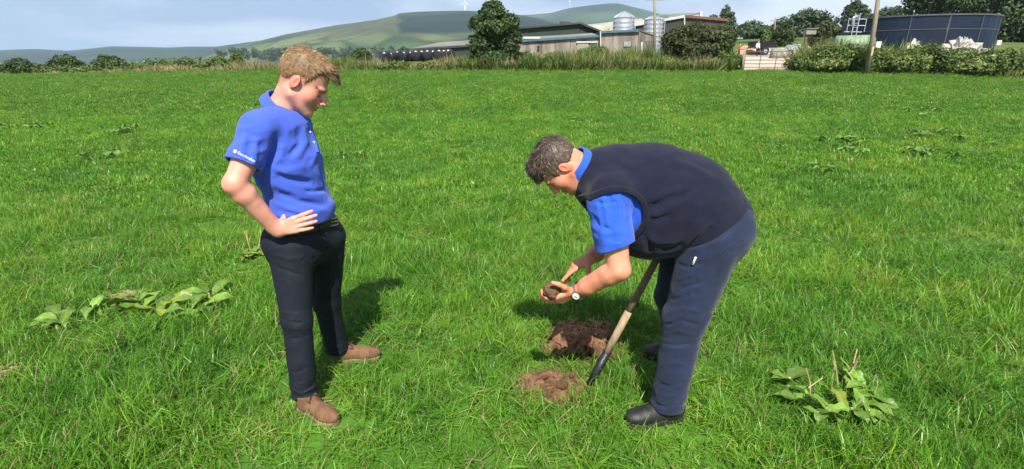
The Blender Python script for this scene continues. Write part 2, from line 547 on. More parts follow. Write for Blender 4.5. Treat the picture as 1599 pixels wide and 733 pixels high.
# ---- hills: ridge lines read from the photograph, standing at their own distances
def hill(name, prof, y0, y1, y2, base, colfn, n=420, m=84):
    px = np.linspace(prof[0][0], prof[-1][0], n); row = np.interp(px, [p[0] for p in prof], [p[1] for p in prof])
    u = (px - CX) / 845.0
    V = []
    for t in np.linspace(0, 1.35, m):
        D = y0 + (y1 - y0) * t if t <= 1 else y1 + (y2 - y1) * (t - 1) / 0.35
        ridge = (95 - row) / 845.0 * y1 + CAM_H
        k = min(t, 1); rise = k * k * (3 - 2 * k) * 0.75 + 0.25 * k
        if t > 1: rise = 1 - ((t - 1) / 0.35) ** 1.5 * 0.6
        x = u * D
        z = base + (ridge - base) * rise
        wob = 0.035 * (ridge - base) * fbm(np.stack([x / 260, np.full(n, D / 260), np.zeros(n)], 1), 3, 11) * min(1, max(0, (1 - t) * 4)) * (t < 1)
        V.append(np.stack([x, np.full(n, D), z + wob], 1))
    V = np.array(V); G = V.reshape(-1, 3)
    I = np.arange((m - 1) * (n - 1)); a, b = I // (n - 1), I % (n - 1)
    F = np.stack([a * n + b, a * n + b + 1, (a + 1) * n + b + 1, (a + 1) * n + b], 1)
    PX = np.tile(px, m); ROW = 95 - (G[:, 2] - CAM_H) / G[:, 1] * 845.0
    return tag(mesh_obj(name, G, F, M_hill, None, True, colfn(PX, ROW, G)), kind='structure'), V

GRN, PAS, DRK, HTH = A3(0.060, 0.105, 0.036), A3(0.125, 0.145, 0.058), A3(0.011, 0.028, 0.021), A3(0.062, 0.068, 0.040)
def col_main(px, row, G):
    r = np.random.default_rng(4)
    S = np.stack([r.uniform(-1700, 900, 230), r.uniform(420, 2000, 230) * 0.42], 1); tone = r.random(230)
    Q = np.stack([G[:, 0], G[:, 1] * 0.42], 1)
    D = np.sqrt(((Q[:, None, :] - S[None]) ** 2).sum(-1)); o = np.argsort(D, 1)[:, :2]
    d1, d2 = np.take_along_axis(D, o, 1).T
    c = GRN + (PAS - GRN) * (tone[o[:, 0]] ** 1.5)[:, None]
    hedge = np.exp(-((d2 - d1) / 9.0) ** 2)[:, None]
    wob = 3.5 * fbm(G / A3(130, 130, 130), 3, 2)
    up = np.clip((64 - row + wob) / 12, 0, 1)[:, None]
    c = c * (1 - 0.8 * up) + HTH * 0.8 * up
    c = c * (1 - 0.75 * hedge * (1 - 0.6 * up)) + DRK * 0.75 * hedge * (1 - 0.6 * up)
    edge = 626 + 3 * np.sin(row * 0.4) + 2 * wob
    forest = np.clip((px - edge) / 3, 0, 1) * np.clip((58 + 1.5 * wob - row - (px - 626) * 0.02) / 3, 0, 1)
    lo = np.interp(px, [250, 330, 400, 470, 530], [86, 80, 72, 62, 52]) + 1.5 * wob
    forest = np.maximum(forest, np.clip((lo - row) / 3, 0, 1) * np.clip((500 - px) / 60, 0, 1) * 0.9)
    stripe = np.clip(fbm(np.stack([G[:, 0] / 420, G[:, 1] / 110, 0 * px], 1), 3, 9) * 1.6, 0, 1) * 0.55
    f = (forest * (1 - stripe))[:, None]
    return c * (1 - f) + DRK * f
def col_forest(px, row, G):
    n_ = vnoise(np.stack([G[:, 0] / 420, G[:, 1] / 300, 0 * px], 1), 4)[:, None]
    return DRK * 1.1 + (GRN * 0.6) * np.clip(n_ * 1.3 + 0.1, 0, 1)

PROF_MAIN = [(-700, 101), (270, 100), (310, 92), (335, 85), (360, 79), (400, 69), (450, 58), (500, 50), (530, 45.5), (560, 42), (590, 38), (620, 32), (628, 28.5), (650, 27.5), (700, 26.5), (728, 26), (760, 27), (800, 30), (840, 36), (900, 50), (1000, 72), (1150, 92), (1500, 96)]
PROF_BACK = [(560, 90), (680, 50), (760, 31), (800, 30), (830, 29), (860, 27), (885, 21), (905, 18), (925, 15), (945, 13.5), (960, 13), (975, 16.5), (1000, 22), (1030, 30), (1080, 46), (1150, 70), (1300, 86), (2300, 88)]
PROF_LOW = [(-900, 84), (-300, 80), (0, 80), (30, 78.5), (60, 78), (110, 80.5), (150, 77), (180, 74), (230, 75), (262, 76), (300, 74.5), (340, 74.5), (400, 67), (460, 60), (520, 60), (640, 70), (760, 88)]
if DO_FAR:
    hill('hill_with_plantation', PROF_MAIN, 420, 1900, 2700, -14, col_main)
    hill('wooded_hill', PROF_BACK, 1500, 3000, 4200, -20, col_forest)
    hill('low_ridge', PROF_LOW, 1100, 2600, 3600, -20, lambda px, row, G: DRK * 1.2 + 0.35 * (col_forest(px, row, G) - DRK))

# ------------------------------------------------------------------ leaves, trees, hedges
def leaf_cloud(blobs, n, size, rng, shell=0.55, droop=0.0, aspect=0.55, lo_cut=None):
    """leaf-sized faces through the volume of several lobes; returns vertices, faces and a tint per vertex"""
    vol = np.array([b[1][0] * b[1][1] * b[1][2] for b in blobs]) ** 0.75
    pick = rng.choice(len(blobs), n, p=vol / vol.sum())
    C = np.array([b[0] for b in blobs])[pick]; Rr = np.array([b[1] for b in blobs])[pick]
    d = rng.normal(size=(n, 3)); d /= np.linalg.norm(d, axis=1)[:, None]
    r = shell + (1.05 - shell) * rng.random(n) ** 0.7
    P = C + d * r[:, None] * Rr
    lump = fbm(P / (np.mean(Rr) * 0.45), 2, int(rng.integers(99)))
    P = P + d * (lump * 0.30)[:, None] * Rr
    keep = (lump + rng.normal(0, 0.25, n)) > -0.75
    if lo_cut is not None: keep &= P[:, 2] > lo_cut(P[:, 0], P[:, 1])
    P, d, Rr, lump = P[keep], d[keep], Rr[keep], lump[keep]; n = len(P)
    nrm = d + rng.normal(0, 0.55, (n, 3)) + A3(0, 0, 0.35); nrm /= np.linalg.norm(nrm, axis=1)[:, None]
    t = np.cross(nrm, rng.normal(size=(n, 3))); t /= np.linalg.norm(t, axis=1)[:, None]
    b = np.cross(nrm, t); s = (size * rng.uniform(0.6, 1.4, n))[:, None]
    t2 = t * s; b2 = b * s * aspect; up = nrm * s * 0.22
    V = np.stack([P - t2, P + b2 - up * 0.4 + up, P + t2, P - b2 + up], 1).reshape(-1, 3)
    F = np.arange(n * 4).reshape(n, 4)
    tint = np.repeat(1 + 0.30 * rng.normal(size=n).clip(-2, 2) + 0.18 * lump, 4)[:, None] * np.ones(3)
    return V, F, np.clip(tint, 0.25, 2)

def leaf_mat(name, col, var=0.25):
    return mat(name, col, 0.55, var, 1.3, attr=True, trans=0.22, spec=0.25)
ML_dark = leaf_mat('dark_leaves', (0.042, 0.074, 0.017))
ML_mid = leaf_mat('mid_green_leaves', (0.085, 0.130, 0.026))
ML_pale = leaf_mat('pale_green_leaves', (0.145, 0.180, 0.045))
ML_olive = leaf_mat('olive_brown_leaves', (0.047, 0.062, 0.016))
ML_far = leaf_mat('distant_leaves', (0.045, 0.074, 0.028))
ML_straw = leaf_mat('seeding_grass', (0.27, 0.225, 0.105), 0.3)
ML_weed = leaf_mat('rank_weeds', (0.135, 0.175, 0.046), 0.3)
M_bark = mat('grey_brown_bark', (0.07, 0.05, 0.035), 0.95, 0.4, 14, 0.6, 40)

def tree(name, base, blobs, n, size, mleaf, label, cat, group=None, trunk=0.12, seed=1, shell=0.5, twigs=True):
    rng = np.random.default_rng(seed)
    base = np.asarray(base, float)
    T = thing(name, base, label, cat, group)
    v, f, t = leaf_cloud(blobs, n, size, rng, shell)
    cn = 'crown' if cat == 'tree' else 'foliage'
    mesh_obj(cn, v, f, mleaf, T, False, t)
    m = MB(); top = max(b[0][2] for b in blobs)
    mid = np.mean([b[0] for b in blobs], 0)
    m.tube([base - A3(0, 0, 0.1), base * 0.6 + mid * 0.4, A3(mid[0], mid[1], mid[2] * 0.5 + top * 0.5)], [trunk, trunk * 0.8, trunk * 0.3], 7)
    for b in blobs:
        s = base * 0.55 + mid * 0.45; e = np.asarray(b[0], float)
        if np.linalg.norm(e - s) > 0.1: m.tube([s, (s + e) / 2 + A3(0, 0, -0.05) * trunk, e], [trunk * 0.45, trunk * 0.3, trunk * 0.12], 5)
    m.build('trunk' if cat == 'tree' else 'stems', M_bark, T, True)
    return T

def pblob(px0, py0, px1, py1, Y, depth=None, k=1.0):
    """an ellipsoid lobe whose outline fills a pixel box at depth Y"""
    c = W((px0 + px1) / 2, (py0 + py1) / 2, Y); a = W(px0, (py0 + py1) / 2, Y); b = W((px0 + px1) / 2, py0, Y)
    rx = abs(c[0] - a[0]) * k; rz = abs(c[2] - b[2]) * k
    return (c, A3(rx, (depth or rx), rz))

# ------------------------------------------------------------------ farmyard beyond the field
M_conc = mat('stained_concrete', (0.22, 0.19, 0.155), 0.9, 0.45, 1.1, 0.3, 20, stretch=(1.5, 1.5, 0.28))
M_sheet_green = mat('dark_green_cladding', (0.030, 0.045, 0.030), 0.6, 0.2, 0.5)
M_sheet_dark = mat('weathered_dark_cladding', (0.050, 0.050, 0.040), 0.7, 0.3, 0.6)
M_roof_grey = mat('grey_fibre_cement_roof', (0.16, 0.16, 0.14), 0.8, 0.25, 0.5)
M_roof_tan = mat('mossy_tan_roof', (0.30, 0.28, 0.22), 0.85, 0.25, 0.5)
M_galv = mat('galvanised_steel', (0.55, 0.57, 0.59), 0.38, 0.12, 1.5, metal=0.75)
M_blue_trim = mat('blue_painted_trim', (0.06, 0.115, 0.16), 0.5, 0.2, 2)
M_teal_door = mat('teal_painted_door', (0.045, 0.11, 0.11), 0.6, 0.3, 3)
M_white = mat('white_paint', (0.52, 0.52, 0.50), 0.6, 0.12, 3)
M_pole = mat('weathered_pole_wood', (0.23, 0.19, 0.14), 0.9, 0.3, 6, 0.4, 20, stretch=(4, 4, 0.3))
M_rust = mat('rusty_steel', (0.16, 0.075, 0.045), 0.8, 0.35, 8)
M_tank = mat('dark_blue_enamel_steel', (0.006, 0.012, 0.030), 0.45, 0.3, 0.35, spec=0.35)
M_tankrim = mat('pale_tank_trim', (0.075, 0.085, 0.085), 0.6, 0.15, 2)
M_greentank = mat('pale_green_fibreglass', (0.17, 0.25, 0.15), 0.5, 0.2, 1.5)
M_tan_band = mat('faded_yellow_paint', (0.45, 0.36, 0.17), 0.7, 0.2, 2)
M_bale = mat('black_bale_wrap', (0.014, 0.015, 0.019), 0.28, 0.2, 3, 0.25, 9, spec=0.5)
M_rubble = mat('broken_concrete', (0.36, 0.34, 0.30), 0.9, 0.25, 3, 0.4, 8)
M_sand = mat('orange_sand', (0.36, 0.22, 0.13), 0.95, 0.2, 2, 0.3, 8)
M_turbine = mat('turbine_white', (0.74, 0.75, 0.77), 0.5, 0.03, 0.1)
M_red = mat('red_plastic', (0.48, 0.03, 0.05), 0.5, 0.1, 4)
M_glass = mat('dark_car_glass', (0.02, 0.025, 0.03), 0.12, 0.1, 3, spec=0.6)
M_carsilver = mat('dull_silver_car_paint', (0.42, 0.43, 0.42), 0.35, 0.1, 2, metal=0.3)
M_carpale = mat('pale_blue_car_paint', (0.50, 0.58, 0.62), 0.35, 0.08, 2, metal=0.2)
M_tyre = mat('tyre_rubber', (0.02, 0.02, 0.02), 0.85, 0.2, 10)
M_cover = mat('weathered_grey_boat_hull', (0.22, 0.21, 0.18), 0.75, 0.2, 2)
M_darkcloth = mat('dark_clothes', (0.02, 0.02, 0.028), 0.9, 0.2, 6)
M_whitecloth = mat('white_shirt_cloth', (0.70, 0.70, 0.72), 0.9, 0.1, 6)
M_redcloth = mat('red_jacket_cloth', (0.42, 0.025, 0.05), 0.9, 0.1, 6)
M_skin_far = mat('skin_plain', srgb(214, 158, 132), 0.6, 0.05, 20)

def tz(p): return A3(p[0], p[1], float(terrain(p[0], p[1])))
def PX(px, row, Y): return W(px, row, Y)

def sheeted(T, name, a, b, z0, z1a, z1b, mat_, n, depth=0.06, part='cladding_sheet', th=0.05):
    """a wall from a to b made of upright sheets, each proud or shy of its neighbour by a little"""
    a, b = np.asarray(a, float), np.asarray(b, float)
    rng = np.random.default_rng(int(abs(a[0] * 10)) + n)
    t = unit(A3(b[0] - a[0], b[1] - a[1], 0)); nn = np.cross(t, (0, 0, 1))
    for i in range(n):
        u0, u1 = i / n, (i + 1) / n
        p, q = a + (b - a) * u0, a + (b - a) * u1 - t * 0.015
        za, zb = z1a + (z1b - z1a) * u0, z1a + (z1b - z1a) * u1
        o = nn * (0.012 * (i % 2) + rng.uniform(0, 0.006))
        k = lambda v, z, d: A3(v[0], v[1], z) + o + nn * d
        MB().hexa([k(p, z0, 0), k(q, z0, 0), k(q, z0, -th), k(p, z0, -th), k(p, za, 0), k(q, zb, 0), k(q, zb, -th), k(p, za, -th)]).build(part, mat_, T)

def farm():
    # ---- long low green shed on the left, seen above the weeds
    Y = 66.0
    T = thing('low_shed', tz(W(690, 90, Y)), 'long low dark green shed with grey roof, behind the wrapped bales', 'shed')
    g0 = T.location[2] - 0.3
    a, b = W(648, 78, Y), W(760, 71.5, Y - 4)
    sheeted(T, 'w', a, b, g0, a[2], b[2], M_sheet_green, 9)
    bk = A3(2, 9, 0)
    m = MB(); r0, r1 = W(645, 77, Y) + A3(0, -.3, .02), W(764, 69.5, Y - 4) + A3(0, -.3, .02)
    m.hexa([r0, r1, r1 + bk + A3(0, 0, .9), r0 + bk + A3(0, 0, .9), r0 + A3(0, 0, .12), r1 + A3(0, 0, .12), r1 + bk + A3(0, 0, 1.02), r0 + bk + A3(0, 0, 1.02)]).build('roof', M_roof_grey, T)
    m = MB(); e0, e1 = a + A3(0, .05, 0), a + bk
    m.hexa([A3(e0[0], e0[1], g0), A3(e1[0], e1[1], g0), A3(e1[0] + .1, e1[1], g0), A3(e0[0] + .1, e0[1], g0), e0 - A3(0, 0, .06), e1 + A3(0, 0, .7), e1 + A3(.1, 0, .7), e0 + A3(.1, 0, -.06)]).build('end_wall', M_sheet_green, T)
    MB().bar(r0 + A3(0, -.02, -.06), r1 + A3(0, -.02, -.06), 0.05, 0.2).build('fascia', M_sheet_dark, T)
    # ---- big green shed, gable to the right
    Y = 64.0
    T = thing('cattle_shed', tz(W(870, 80, Y)), 'large dark green clad farm shed with low gable, behind the concrete wall', 'shed')
    g0 = T.location[2] - 0.3
    a, p, b = W(770, 49, Y + 1), W(905, 38, Y), W(938, 51.5, Y + 0.5)
    sheeted(T, 'w', a, p, g0, a[2], p[2], M_sheet_green, 10)
    sheeted(T, 'w', p + A3(.02, .02, 0), b, g0, p[2], b[2], M_sheet_green, 3)
    bk = A3(5, 20, 0.3)
    m = MB(); o = A3(0, -.35, .05)
    m.hexa([a + o, p + o, p + bk, a + bk, a + o + A3(0, 0, .14), p + o + A3(0, 0, .14), p + bk + A3(0, 0, .14), a + bk + A3(0, 0, .14)]).build('roof_slope', M_roof_grey, T)
    e = b + A3(.6, 0, -.2)
    m = MB(); m.hexa([p + o + A3(.02, 0, 0), e + o, e + bk, p + bk + A3(.02, 0, 0), p + o + A3(.02, 0, .14), e + o + A3(0, 0, .14), e + bk + A3(0, 0, .14), p + bk + A3(.02, 0, .14)]).build('roof_slope', M_roof_grey, T)
    MB().bar(a + o + A3(0, -.03, .05), p + o + A3(0, -.03, .05), .05, .2).build('fascia', M_sheet_dark, T)
    MB().bar(p + o + A3(.05, -.03, .05), e + o + A3(0, -.03, .05), .05, .2).build('fascia', M_sheet_dark, T)
    MB().box(W(884, 38.5, Y) + A3(0, 1.5, .2), (1.2, 1.0, .35)).build('ridge_vent', M_sheet_dark, T)
    # ---- tan roof showing behind between shed and silo
    Y = 76.0
    T = thing('open_shed', tz(W(950, 60, Y)), 'tan roofed open shed between the green shed and the silos', 'shed')
    a, b = W(915, 40, Y), W(1012, 28.5, Y)
    m = MB(); m.hexa([a - A3(0, 2, 1.6), b + A3(1, -2, -1.6), b + A3(0, 4, 0.1), a + A3(0, 4, 0.1), a + A3(0, -2, -1.45), b + A3(1, -2, -1.45), b + A3(0, 4, .25), a + A3(0, 4, .25)]).build('roof', M_roof_tan, T)
    for px in (918, 950, 985, 1010):
        q = W(px, 50, Y); MB().bar(A3(q[0], q[1], T.location[2] - 1), A3(q[0], q[1], np.interp(q[0], [a[0], b[0]], [a[2], b[2]]) - .8), .2, .2).build('post', M_rust, T)
    m = MB(); m.bar(a + A3(0, 2, -2.2), b + A3(0, 2, -2.6), .08, 2.6).build('back_wall', M_sheet_dark, T)
    # ---- concrete walled building with blue trim
    Y = 55.0
    T = thing('concrete_outbuilding', tz(W(930, 85, Y)), 'streaked concrete farm outbuilding with blue roof trim and teal doors', 'building')
    g0 = T.location[2] - 1.0
    def panelwall(pa, pb, Ya, Yb, n, name='wall_panel'):
        for i in range(n):
            u0, u1 = i / n, (i + 1) / n - 0.004
            q = [W(pa[0] + (pb[0] - pa[0]) * u, pa[1] + (pb[1] - pa[1]) * u, Ya + (Yb - Ya) * u) for u in (u0, u1)]
            nn = A3(0, -0.02 * (i % 2), 0)
            MB().hexa([A3(q[0][0], q[0][1], g0) + nn, A3(q[1][0], q[1][1], g0) + nn, A3(q[1][0], q[1][1] + .3, g0), A3(q[0][0], q[0][1] + .3, g0),
                       q[0] + nn, q[1] + nn, q[1] + A3(0, .3, 0), q[0] + A3(0, .3, 0)]).build(name, M_conc, T)
    panelwall((800, 66.5), (937, 58), 56, 56, 6)
    panelwall((938.5, 51), (997.5, 49), 55, 54.5, 3)
    panelwall((998, 49), (1024, 58.5), 54.5, 57.5, 2)
    # blue trim and low roofs
    for (p0, p1, Ya, Yb) in (((815, 64), (937, 56.5), 55.8, 55.8), ((938, 50.5), (998, 48), 54.8, 54.3)):
        MB().bar(W(*p0, Ya), W(*p1, Yb), .12, .22).build('roof_trim', M_blue_trim, T)
    q0, q1 = W(800, 65.5, 55.9), W(937, 57, 55.9)
    m = MB(); up = A3(0, 6, .5); m.hexa([q0, q1, q1 + up, q0 + up, q0 + A3(0, 0, .1), q1 + A3(0, 0, .1), q1 + up + A3(0, 0, .1), q0 + up + A3(0, 0, .1)]).build('roof', M_roof_grey, T)
    q0, q1, q2 = W(938.5, 50, 54.9), W(998, 48, 54.4), W(1026, 58, 57.6)
    m = MB(); m.hexa([q0, q1, q2, q0 + A3(0, 6, -.2), q0 + A3(0, 0, .1), q1 + A3(0, 0, .1), q2 + A3(0, 0, .1), q0 + A3(0, 6, -.1)]).build('roof', M_roof_grey, T)
    def flat_part(name, x0, y0, x1, y1, Y, mt, d=0.08):
        a_, b_ = W(x0, y1, Y), W(x1, y0, Y)
        return MB().box((a_ + b_) / 2, (abs(b_[0] - a_[0]), d, abs(b_[2] - a_[2]))).build(name, mt, T)
    flat_part('vent_panel', 974, 65, 985, 73, 54.55, M_galv)
    d1 = flat_part('door', 921, 66, 932.5, 84, 55.9, M_teal_door); flat_part('door', 1012, 67, 1021, 88, 55.7, M_teal_door)
    flat_part('lintel', 900, 65, 933, 67, 55.85, M_white); flat_part('shutter', 901, 68, 919, 80, 55.93, M_roof_tan)
    flat_part('door_jamb', 1000, 66, 1004, 82, 54.9, M_white); flat_part('lintel', 1006, 65.2, 1022, 66.5, 55.8, M_sheet_dark)
    flat_part('rooflight', 817, 58, 843, 61, 57.5, M_white, 1.2)
    MB().tube([W(937.5, 49, 54.7), W(938, 75, 54.8)], .06, 8).build('downpipe', M_white, T)
    MB().tube([W(840.5, 74, 55.8), W(840.5, 74, 55.8) + A3(0, -.12, 0)], .12, 10).build('wall_lamp', M_black, T)
    # ---- two grain silos with ribbed rings
    def silo(name, x0, x1, eave, apex, bot, Y, label):
        c = W((x0 + x1) / 2, eave, Y); r = (W(x1, eave, Y)[0] - W(x0, eave, Y)[0]) / 2
        g = float(terrain(c[0], c[1]))
        T = thing(name, (c[0], c[1], g), label, 'silo', 'feed silos')
        top = c[2]; n = 9; h = (top - g) / n
        for i in range(n):
            z0 = g + i * h
            MB().lathe((c[0], c[1], z0), [(r, 0), (r, h * .06), (r * .985, h * .12), (r * 1.0, h * .38), (r * .985, h * .5), (r, h * .62), (r * .985, h * .88), (r, h * .98)], 28).build('wall_ring', M_galv, T, True)
        az = W((x0 + x1) / 2, apex, Y)[2]; hh = az - top
        prof = [(r * 1.04, -.02), (r * .55, hh * .5), (r * .16, hh * .84), (r * .16, hh * .92), (0.02, hh)]
        rf = MB().lathe((c[0], c[1], top), prof, 28).build('roof_cone', M_galv, T)
        for k in range(10):
            a_ = k * 2 * math.pi / 10 + .2; dd = A3(math.cos(a_), math.sin(a_), 0)
            MB().bar(A3(c[0], c[1], top) + dd * r * 1.03 + A3(0, 0, .03), A3(c[0], c[1], top + hh * .82) + dd * r * .2 + A3(0, 0, .05), .05, .06).build('roof_rib', M_galv, rf)
        m = MB(); s0 = A3(c[0] + r * .75, c[1] - r * .78, 0)
        for s_ in (-.2, .2): m.bar(s0 + A3(s_, -.1, g), s0 + A3(s_, -.1, top), .05)
        for z in np.arange(g + .3, top, .4): m.bar(s0 + A3(-.2, -.1, z), s0 + A3(.2, -.1, z), .04)
        m.build('ladder', M_galv, T)
        return T
    silo('grain_silo', 958, 991, 28, 17.5, 50, 60, 'larger galvanised grain silo with conical roof, standing behind the concrete outbuilding')
    silo('grain_silo', 1006.5, 1036, 31, 24.5, 55, 60, 'smaller galvanised grain silo right behind the utility pole')
    # ---- dark sheds right of the silos
    Y = 68.0
    T = thing('dark_barn', tz(W(1060, 70, Y)), 'dark weathered barn with white eaves, between the small silo and the round bush', 'barn')
    g0 = T.location[2] - .5
    a, b, c = W(990, 41, Y), W(1068, 27.5, Y - 3), W(1135, 33, Y)
    sheeted(T, 'w', a, b, g0, a[2], b[2], M_sheet_dark, 8)
    sheeted(T, 'w', b + A3(.05, .02, 0), c, g0, b[2], c[2], M_sheet_dark, 6)
    MB().bar(a + A3(0, -.2, .1), b + A3(0, -.2, .1), .1, .28).build('eaves_board', M_white, T)
    MB().bar(b + A3(.1, -.2, .1), c + A3(0, -.2, .1), .1, .28).build('eaves_board', M_rust, T)
    m = MB(); p0, p1, p2, p3 = W(1028, 26, Y - 1), W(1072, 26.5, Y - 3), W(1096, 21.5, Y + 3), W(1030, 23.5, Y + 5)
    m.hexa([p0, p1, p2, p3, p0 + A3(0, 0, .12), p1 + A3(0, 0, .12), p2 + A3(0, 0, .12), p3 + A3(0, 0, .12)]).build('roof', M_roof_grey, T)
    m = MB(); q0, q1 = W(1072, 26, Y - 2.8), W(1135, 32, Y - .2)
    m.hexa([q0, q1, q1 + A3(2, 9, .2), q0 + A3(1, 9, .4), q0 + A3(0, 0, .14), q1 + A3(0, 0, .14), q1 + A3(2, 9, .34), q0 + A3(1, 9, .54)]).build('roof', M_roof_grey, T)
    MB().box(W(1094, 25, Y + 2), (.25, .25, 1.0)).build('gable_trim', M_white, T)
    MB().tube([W(1069, 27, Y - 3.2), W(1069, 60, Y - 3.2)], .07, 8).build('downpipe', M_white, T)
    # ---- utility poles
    def pole(px0, r0, px1, r1, Y, rad, label, bar=False, tall=0.0):
        b_, t_ = W(px0, r0, Y), W(px1, r1, Y)
        t_ = t_ + (t_ - b_) * tall
        g = tz(b_); T = thing('utility_pole', g, label, 'pole', 'utility poles')
        MB().tube([A3(b_[0], b_[1], min(b_[2], g[2]) - .3), b_ * .5 + t_ * .5, t_], [rad, rad * .9, rad * .75], 10).build('pole_shaft', M_pole, T, True)
        d = unit(t_ - b_)
        m = MB().bar(t_ - d * .5 + A3(-.8, 0, 0), t_ - d * .5 + A3(.8, 0, 0), .1, .12); m.build('crossarm', M_pole, T)
        for s_ in (-.7, 0, .7): MB().tube([t_ - d * .5 + A3(s_, 0, .06), t_ - d * .5 + A3(s_, 0, .22)], .05, 8).build('insulator', M_galv, T)
        return T, b_, t_
    pole(1023, 80, 1022, 0, 50, .14, 'slim utility pole in front of the small silo', tall=.12)
    T, b_, t_ = pole(1356, 108, 1371, 0, 33, .145, 'thick leaning utility pole in the hedge before the dark blue tank', tall=.35)
    q = W(1359, 80, 32.8); MB().box(q + A3(.05, -.12, 0), (.12, .03, .5)).build('warning_plate', M_tan_band, T)
    MB().box(W(1368, 70, 33) + A3(.1, -.05, 0), (.3, .06, .35)).build('meter_box', M_white, T)
    pole(1208, 66, 1211, 28, 95, .12, 'far utility pole at the edge of the distant trees')
    pole(1394, 40, 1395, 13, 92, .12, 'far utility pole poking up behind the dark blue tank')
    # ---- yard and its gate
    ye = np.linspace(0, 1, 14); yv, yf = [], []
    for i, Yy in enumerate(np.linspace(38.5, 74, 16)):
        for u in ye:
            l_, r_2 = np.interp(Yy, [38, 50, 60, 74], [1157, 1155, 1158, 1150]), np.interp(Yy, [38, 50, 60, 74], [1243, 1262, 1300, 1330])
            x = ((l_ + (r_2 - l_) * u) - CX) / 845 * Yy
            yv.append((x, Yy, float(terrain(x, Yy)) + .03))
    for i in range(15):
        for j in range(13): yf.append((i * 14 + j, i * 14 + j + 1, (i + 1) * 14 + j + 1, (i + 1) * 14 + j))
    tag(mesh_obj('farmyard', yv, yf, M_yard, None, True), kind='structure')
    Y = 37.6; ga, gb = tz(W(1161, 110, Y)), tz(W(1233, 110, Y))
    T = thing('field_gate', ga, 'rusty tubular steel field gate across the pale yard entrance', 'gate')
    H = 1.22; d = gb - ga
    gp = lambda u, h: ga + d * u + A3(0, 0, .1 + h * H)
    for h in (0, .16, .34, .54, .76, 1.0): MB().tube([gp(0, h), gp(1, h)], .024, 8).build('rail', M_rust, T)
    for u in (0, .33, .67, 1): MB().tube([gp(u, 0), gp(u, 1)], .026, 8).build('upright', M_rust, T)
    for u, nm in ((-.03, 1), (1.04, 1)):
        q = gp(u, 0); G_ = thing('gate_post', (q[0], q[1], q[2] - .1), ('weathered wooden gate post on the left end of the rusty gate', 'weathered wooden gate post on the right end of the rusty gate')[u > 0], 'post')
        MB().tube([q - A3(0, 0, .3), q + A3(0, 0, 1.45)], [.1, .085], 10).build('post_shaft', M_pole, G_, True)
        MB().lathe(q + A3(0, 0, 1.45), [(.085, 0), (.06, .04), (.0, .05)], 10).build('post_top', M_pole, G_, True)
    # ---- people in the yard (tiny in the picture)
    def small_person(px, row, Y, h, top, bottom, label, turn):
        g = tz(W(px, row, Y)); T = thing('person', g, label, 'person')
        k = h / 1.75
        f = A3(math.cos(turn), math.sin(turn), 0); l = A3(-f[1], f[0], 0)
        P_ = lambda a, b_, z: g + (f * a + l * b_ + A3(0, 0, z)) * k
        def leg(P):
            d = chain(P, [P_(0, .1, .9), P_(.03, .11, .48), P_(-.02, .11, .08)], [.09 * k, .065 * k, .05 * k])
            d = np.minimum(d, chain(P, [P_(0, -.1, .9), P_(.06, -.11, .48), P_(.05, -.11, .08)], [.09 * k, .065 * k, .05 * k]))
            d = np.minimum(d, rcone(P, P_(-.05, .11, .05), P_(.15, .12, .04), .045 * k, .035 * k)); d = np.minimum(d, rcone(P, P_(.02, -.11, .05), P_(.22, -.12, .04), .045 * k, .035 * k))
            return smin(d, ecap(P, P_(0, 0, .9), P_(0, 0, 1.02), l, (.16 * k, .1 * k), (.15 * k, .1 * k)), .05)
        def torso(P):
            d = ecap(P, P_(0, 0, 1.02), P_(0, 0, 1.38), l, (.15 * k, .1 * k), (.18 * k, .11 * k))
            for s_ in (-1, 1): d = smin(d, chain(P, [P_(0, .2 * s_, 1.40), P_(-.02, .25 * s_, 1.14), P_(.1, .2 * s_, .95)], [.06 * k, .05 * k, .04 * k]), .03)
            return d
        def bodyf(P):
            d = ell(P, P_(.02, 0, 1.64), (.085 * k, .08 * k, .115 * k)); d = smin(d, rcone(P, P_(0, 0, 1.42), P_(.01, 0, 1.6), .055 * k, .05 * k), .02)
            d = smin(d, ell(P, P_(.11, 0, 1.62), (.02 * k,) * 3), .02)
            for s_ in (-1, 1): d = np.minimum(d, ell(P, P_(.14, .19 * s_, .9), (.05 * k, .03 * k, .06 * k)))
            return np.minimum(d, np.minimum(torso(P), leg(P)) + .02 * k)
        lo, hi = g + A3(-.45, -.45, -.05), g + A3(.45, .45, 1.9)
        v, F = surface(bodyf, lo, hi, .02); mesh_obj('body', v, F, M_skin_far, T, True)
        v, F = surface(torso, lo, hi, .02); mesh_obj('shirt', v, F, top, T, True)
        v, F = surface(leg, lo, hi, .02); mesh_obj('trousers', v, F, bottom, T, True)
        hair = lambda P: smax(ell(P, P_(.01, 0, 1.66), (.095 * k, .09 * k, .12 * k)), -plane(P, P_(.03, 0, 1.66), A3(-f[0], -f[1], .9)), .01)
        v, F = surface(hair, lo, hi, .02); mesh_obj('hair', v, F, M_darkcloth, T, True)
        return T
    small_person(1182, 83, 58, 1.55, M_whitecloth, M_darkcloth, 'small figure in white top and dark trousers in the yard', -1.2)
    small_person(1153, 88, 52, 1.5, M_redcloth, M_darkcloth, 'small figure in red jacket at the left edge of the yard', -.6)
